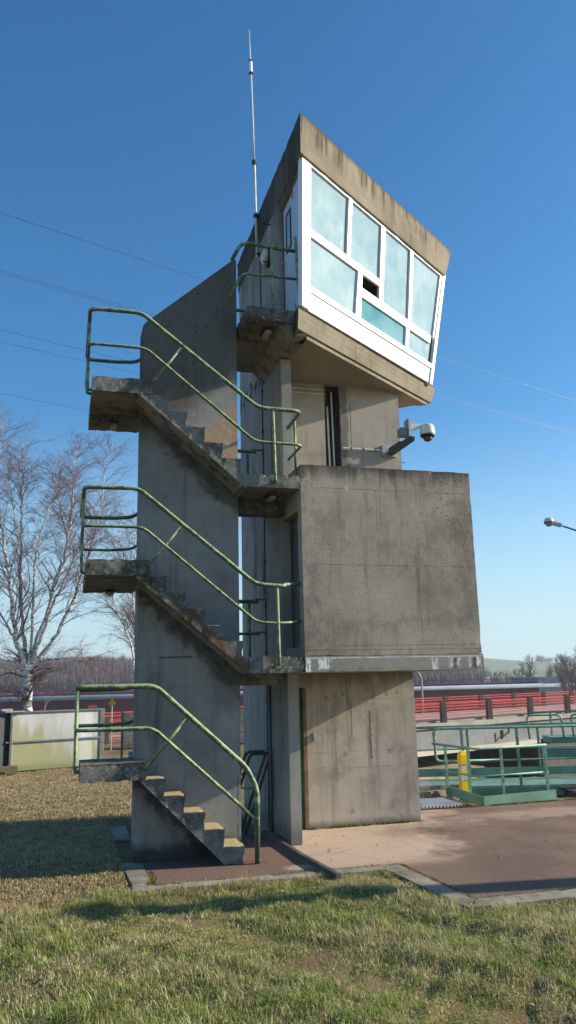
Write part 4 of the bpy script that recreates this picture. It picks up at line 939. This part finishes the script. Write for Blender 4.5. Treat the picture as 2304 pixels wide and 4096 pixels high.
# ================================================================== trees
def bark(name, white=True):
    m = Mt(name, .8, .2); n = m.noise((5, 5, 26), 4, .7); n2 = m.noise(3, 4, .6)
    c = m.mix(n.sm(.51, .59), (.70, .67, .63), (.045, .035, .03)) if white else m.mix(n2, (.10, .06, .05), (.18, .12, .1))
    if white: c = m.mix((m.z+wob(m, 4, .5)).sm(2.6, 1.4)*n2.sm(.4, .6)*.8, c, (.06, .05, .045))
    return m.out(c, n, .01)
M_birch = bark('birch_bark'); M_twig = plain('birch_twig', (.22, .15, .15), .8, .25, 2); M_twig2 = plain('bare_twig', (.17, .13, .10), .85, .25, 1)
def tubes_np(paths, n=3):
    V, Q, o = [], [], 0
    for pts, rs in paths:
        P = np.array(pts, float); k = len(P); r = np.asarray(rs, float)
        T_ = np.gradient(P, axis=0); T_ /= np.linalg.norm(T_, axis=1)[:, None]+1e-9
        ref = np.array([.31, .72, .13]); u = np.cross(T_, ref); u /= np.linalg.norm(u, axis=1)[:, None]+1e-9; v = np.cross(T_, u)
        a = np.arange(n)*2*np.pi/n
        ring = P[:, None, :]+r[:, None, None]*(np.cos(a)[None, :, None]*u[:, None, :]+np.sin(a)[None, :, None]*v[:, None, :])
        V.append(ring.reshape(-1, 3)); i = np.arange(k-1)[:, None]*n; j = np.arange(n)[None, :]; j2 = (j+1) % n
        Q.append(np.stack([o+i+j, o+i+j2, o+i+n+j2, o+i+n+j], -1).reshape(-1, 4)); o += k*n
    return np.concatenate(V), np.concatenate(Q)
def grow(g, p, d0, L, r, steps, droop, wig):
    pts, rs = [p], [r]; d0 = d0/np.linalg.norm(d0)
    for i in range(steps):
        d0 = d0+g.normal(0, wig, 3)+np.array([0, 0, droop*(i/steps)]); d0 /= np.linalg.norm(d0)
        p = p+d0*L/steps; pts.append(p); rs.append(max(r*(1-(i+1)/steps*.85), .0012))
    return pts, rs
def bare_tree(label, base, stems, seed, nb=26, blen=1.6, white=True, group=None, twig_r=.006, sub=9, cat='tree', name='birch_tree', droop=-.35, tmat=None):
    g = np.random.default_rng(seed); t = thing(name, label, cat, base, group)
    trunk, tw = [], []
    for st_, r0, r1 in stems:
        P = np.array(st_, float)
        # smooth and resample
        k = len(P); r0, r1 = r0*.72, r1*.75; tt = np.linspace(0, k-1, k*4); Q = np.stack([np.interp(tt, np.arange(k), P[:, c]) for c in range(3)], 1)
        for _ in range(2): Q[1:-1] = (Q[:-2]+Q[1:-1]*2+Q[2:])/4
        Q[1:-1] += g.normal(0, .02, (len(Q)-2, 3)); rr = np.linspace(r0, r1, len(Q)); trunk.append((Q, rr))
        ln = np.linalg.norm(np.diff(Q, axis=0), axis=1).sum()
        for _ in range(int(nb*ln/5)):
            f = g.uniform(.15, 1)**.8; i = int(f*(len(Q)-2)); p = Q[i]+(Q[i+1]-Q[i])*g.random(); ax = Q[i+1]-Q[i]; ax /= np.linalg.norm(ax)+1e-9
            an = g.uniform(0, 6.28); side = np.array([math.cos(an), math.sin(an), 0])
            L = blen*g.uniform(.4, 1.15)*(1.15-f*.6)
            bp_, br_ = grow(g, p, ax*.75+side*.85+np.array([0, 0, .25]), L, max(rr[i]*.35, twig_r*1.8), 7, droop*.5, .13)
            (trunk if br_[0] > .013 and white else tw).append((bp_, br_)) if False else tw.append((bp_, br_))
            for _ in range(sub):
                q = g.integers(1, 7); an = g.uniform(0, 6.28); dd = np.array(bp_[q])-np.array(bp_[q-1]); dd /= np.linalg.norm(dd)
                L2 = L*g.uniform(.2, .6)
                a2, b2 = grow(g, np.array(bp_[q]), dd*.9+np.array([math.cos(an), math.sin(an), g.uniform(-.2, .6)])*.6, L2, twig_r, 5, droop, .16); tw.append((a2, b2))
                for _ in range(3):
                    q2 = g.integers(1, 5); an = g.uniform(0, 6.28); dd2 = np.array(a2[q2])-np.array(a2[q2-1]); dd2 /= np.linalg.norm(dd2)
                    a3, b3 = grow(g, np.array(a2[q2]), dd2+np.array([math.cos(an), math.sin(an), g.uniform(-.5, .3)])*.7, L2*g.uniform(.3, .8), twig_r*.7, 4, droop*1.2, .16); tw.append((a3, b3))
    V, Q = tubes_np(trunk, 9); npmesh('trunk', V, Q, [], M_birch if white else M_twig2, t, smooth=True)
    V, Q = tubes_np(tw, 3); npmesh('crown', V, Q, [], tmat or (M_twig if white else M_twig2), t)
    return t
# birch stems, laid out from the photo at about 27 m
def pxp(x, y, dep, dd=0):
    v = unpx(x, y); k = (dep+dd)/(v.x*math.sin(YAW)+v.y*math.cos(YAW)); p = Vector((0, 0, EYE))+v*k; return (p.x, p.y, p.z)
def stem(pts, d0, d1, dep=27, c=(0, 1600), s_=1.515): 
    n = len(pts); return [pxp(c[0]+x/s_, c[1]+y/s_, dep, d0+(d1-d0)*i/(n-1)) for i, (x, y) in enumerate(pts)]
S1 = [(stem([(172, 2260), (172, 1870), (165, 1700), (165, 1620)], 0, 0), .23, .19),
      (stem([(165, 1660), (130, 1560), (95, 1450), (75, 1250), (55, 1050), (20, 870), (0, 760), (-30, 600), (-40, 420)], 0, -1.5), .14, .015),
      (stem([(165, 1630), (150, 1500), (130, 1300), (120, 1100), (125, 900), (130, 700), (130, 550), (145, 400), (125, 250)], 0, 1), .12, .015),
      (stem([(170, 1620), (188, 1480), (200, 1250), (210, 1000), (235, 850), (300, 640), (380, 470)], 0, -.8), .08, .012),
      (stem([(175, 1620), (230, 1440), (300, 1250), (330, 1100), (390, 980), (410, 850), (435, 700), (440, 550), (455, 350), (475, 200)], 0, 1.2), .12, .014),
      (stem([(180, 1600), (250, 1450), (310, 1250), (380, 1120), (450, 960), (480, 900), (520, 760), (590, 600)], 0, -1.2), .085, .012),
      (stem([(180, 1610), (300, 1490), (370, 1370), (440, 1220), (500, 1050), (540, 920), (570, 800), (610, 650), (630, 450), (690, 250)], 0, .5), .10, .013),
      (stem([(180, 1650), (230, 1600), (350, 1560), (450, 1590), (560, 1560)], 0, -1), .05, .012),
      (stem([(150, 1650), (60, 1590), (0, 1570), (-90, 1500)], 0, .6), .055, .012),
      (stem([(95, 1450), (60, 1400), (0, 1300), (-60, 1150), (-110, 900)], 0, -1), .06, .012),
      (stem([(125, 900), (90, 700), (60, 520), (20, 380), (0, 250), (10, 120)], .3, 1), .04, .01),
      (stem([(410, 850), (380, 700), (345, 560), (340, 420)], .8, 1.4), .035, .01)]
bare_tree('white-barked bare birch with many stems fanning up from one thick trunk behind the grey bin', (-1.1, 28.4, 0), S1, 5, nb=32, blen=2.2, sub=11, twig_r=.005)
S2 = [(stem([(832, 2200), (828, 1700), (822, 1500), (822, 1300), (828, 1150), (822, 900), (815, 700)], 0, .5), .11, .012),
      (stem([(818, 1650), (800, 1500), (760, 1400), (700, 1250), (680, 1180), (620, 1050)], 0, -.5), .06, .008),
      (stem([(825, 1350), (790, 1100), (740, 900), (700, 700)], 0, .6), .05, .008),
      (stem([(828, 1500), (900, 1300), (960, 1100)], 0, .6), .05, .008)]
bare_tree('slender birch whose trunk is half hidden by the left edge of the stair wall', (2.0, 27.5, 0), S2, 9, nb=32, blen=2.0, sub=10, twig_r=.005)
# far bare trees right, beyond the bridges
M_far1 = plain('far_twig_brown', (.33, .26, .22), .9, .2, .3); M_far2 = plain('far_twig_grey', (.30, .26, .25), .9, .2, .3)
def simple_tree(label, px, py0, hgt, dep, seed, group, mat, spread=.55):
    g = np.random.default_rng(seed); b = np.array(pxp(px, py0, dep)); b[2] = -1.5
    top = np.array(pxp(px, py0, dep))[2]+hgt; H = top-b[2]; st_ = []
    for i in range(4):
        an = g.uniform(0, 6.28); st_.append(([tuple(b), tuple(b+np.array([math.cos(an)*H*.05, math.sin(an)*H*.05, H*.45])), tuple(b+np.array([math.cos(an)*H*.16*spread*2, math.sin(an)*H*.16*spread*2, H*g.uniform(.75, 1)]))], H*.018, H*.004))
    return bare_tree(label, tuple(b), st_, seed, nb=16*5/H*1.6, blen=H*.30, white=False, group=group, twig_r=H*.0038, sub=4, name='bare_tree', droop=.1, tmat=mat)
k = 0
for (px, hgt, dep, lb) in ((2118, 3.6, 125, 'tallest pale bare tree rising beyond the girder bridge'), (2075, 1.8, 120, 'low bare tree left of the tallest one beyond the girder bridge'), (2190, 2.2, 122, 'rounded bare tree right of the tallest one beyond the abutment'),
                           (2240, 2.8, 118, 'broad bare tree above the right end of the girder bridge'), (2290, 3.0, 116, 'bare tree at the right edge above the girder bridge'), (2330, 3.0, 116, 'bare tree cut by the right edge above the bridge'),
                           (2030, 1.5, 124, 'small bare tree standing over the middle of the girder bridge'), (1990, 1.2, 126, 'smallest bare tree over the girder bridge'), (2260, 2.2, 88, 'brown bush in front of the bridge abutment'), (2300, 3.2, 84, 'brown bush at the right edge in front of the abutment')):
    simple_tree(lb, px, 2715, hgt, dep, 40+k, 'bare trees beyond the far bridge', M_far1 if k % 2 else M_far2, .6); k += 1
# ================================================================== hills and woods
def hill(name, ctrl, r0, r1, mat, seed, back=400, bump=0):
    g = np.random.default_rng(seed); xs = np.arange(-300, 2620, 10.); ct = np.array(ctrl, float)
    hy = np.interp(xs, ct[:, 0], ct[:, 1]); nr = 26; V = []
    base = np.interp(xs, [-900, 3300], [2771, 2675])
    for i, x in enumerate(xs):
        v = unpx(x, base[i]); a = np.array([v.x, v.y]); a /= np.linalg.norm(a); cs = 1/np.cos(math.atan((x-1152)/3223))
        for j in range(nr):
            t_ = j/(nr-1); r = r0+(r1-r0+back)*t_; f = min(1, t_*(r1-r0+back)/(r1-r0)); sm_ = f*f*(3-2*f)
            H = (hy[i]+2)/3150*r1*1.0*cs*.97 + EYE
            V.append((a[0]*r, a[1]*r, -3+(H+3)*sm_ + bump*(g.random()-.5)*min(1, f*2)*(1 if t_ < .8 else .4)))
    n = len(xs); Q = [(i*nr+j, (i+1)*nr+j, (i+1)*nr+j+1, i*nr+j+1) for i in range(n-1) for j in range(nr-1)]
    o = npmesh(name, np.array(V), np.array(Q), [], mat, smooth=True); return tag(o, kind='structure'), np.array(V).reshape(n, nr, 3)
mh = Mt('wooded_hill', .95, .05); a_ = mh.noise(.02, 6, .7); b_ = mh.noise((.10, .10, .22), 5, .75)
M_wood = mh.out(mh.mix(b_.sm(.4, .6), mh.mix(a_.sm(.4, .6), (.10, .075, .085), (.18, .12, .10)), (.075, .065, .085)))
mf = Mt('field_hill', .95, .05); a_ = mf.noise((.012, .012, .08), 5, .6); b_ = mf.noise((.03, .03, .9), 4, .6)
M_field = mf.out(mf.mix(b_.sm(.5, .6)*.5, mf.mix(a_.sm(.42, .58), (.16, .20, .12), (.22, .25, .16)), (.13, .13, .10)))
_, hv1 = hill('hill', [(-900, 50), (0, 58), (100, 62), (430, 66), (520, 60), (900, 50), (1500, 30), (1700, 14), (1850, -4), (2000, -26), (3300, -60)], 170, 430, M_wood, 1, bump=2.2)
_, hv2 = hill('hill', [(-900, 20), (1200, 60), (1700, 70), (1930, 66), (2010, 58), (2080, 52), (2200, 42), (2304, 38), (2600, 30), (3300, 40)], 450, 1000, M_field, 2)
# the wood itself: leafless crowns as fans of thin upright slivers
def wood(name, hv, n, sel, hmin, hmax, mat, seed, jrange=(6, 25)):
    g = np.random.default_rng(seed); V, T3, A_ = [], [], []
    for _ in range(n):
        i = g.integers(0, hv.shape[0]); j = g.integers(*jrange)
        if not sel(-300+i*10.): continue
        c = hv[i, j]+np.array([g.normal(0, 4), g.normal(0, 4), 0]); H = g.uniform(hmin, hmax); q = g.random()
        for _ in range(34):
            an = g.uniform(0, 6.28); rr = H*g.uniform(.1, .5); ww = H*.014
            bb = c+np.array([math.cos(an)*rr*.35, math.sin(an)*rr*.35, H*g.uniform(.1, .55)-1]); tt = c+np.array([math.cos(an)*rr, math.sin(an)*rr, H*g.uniform(.6, 1.)-1])
            s_ = np.array([math.cos(an+1.57), math.sin(an+1.57), 0])*ww; k = len(V); V += [bb-s_, bb+s_, tt]; T3.append((k, k+1, k+2)); A_ += [q*.7+g.random()*.3]*3
    return tag(npmesh(name, np.array(V), [], np.array(T3), mat, attrs={'rv': A_}), kind='stuff')
mw2 = Mt('wood_twigs', .95, .05); M_woodtw = mw2.out(mw2.mix(mw2.attr('rv'), (.085, .07, .085), (.24, .16, .135)))
wood('wood', hv1, 8000, lambda x: -300 < x < 720 or 1560 < x < 1900, 4, 8, M_woodtw, 5, (3, 20))
wood('wood', hv2, 900, lambda x: 2120 < x < 2500, 5, 12, M_woodtw, 6, (12, 17))

# ================================================================== air
hzb = MB().box(-1300, 1500, -60, 1700, -6.5, 42)
M_haze = bpy.data.materials.new('air'); M_haze.use_nodes = True; t_ = M_haze.node_tree; t_.nodes.remove(t_.nodes['Principled BSDF'])
pv = t_.nodes.new('ShaderNodeVolumePrincipled'); pv.inputs['Color'].default_value = (.78, .92, 1, 1); pv.inputs['Density'].default_value = .00042; pv.inputs['Anisotropy'].default_value = .2
t_.links.new(pv.outputs[0], t_.nodes['Material Output'].inputs['Volume'])
tag(build('haze', hzb, M_haze), kind='stuff')
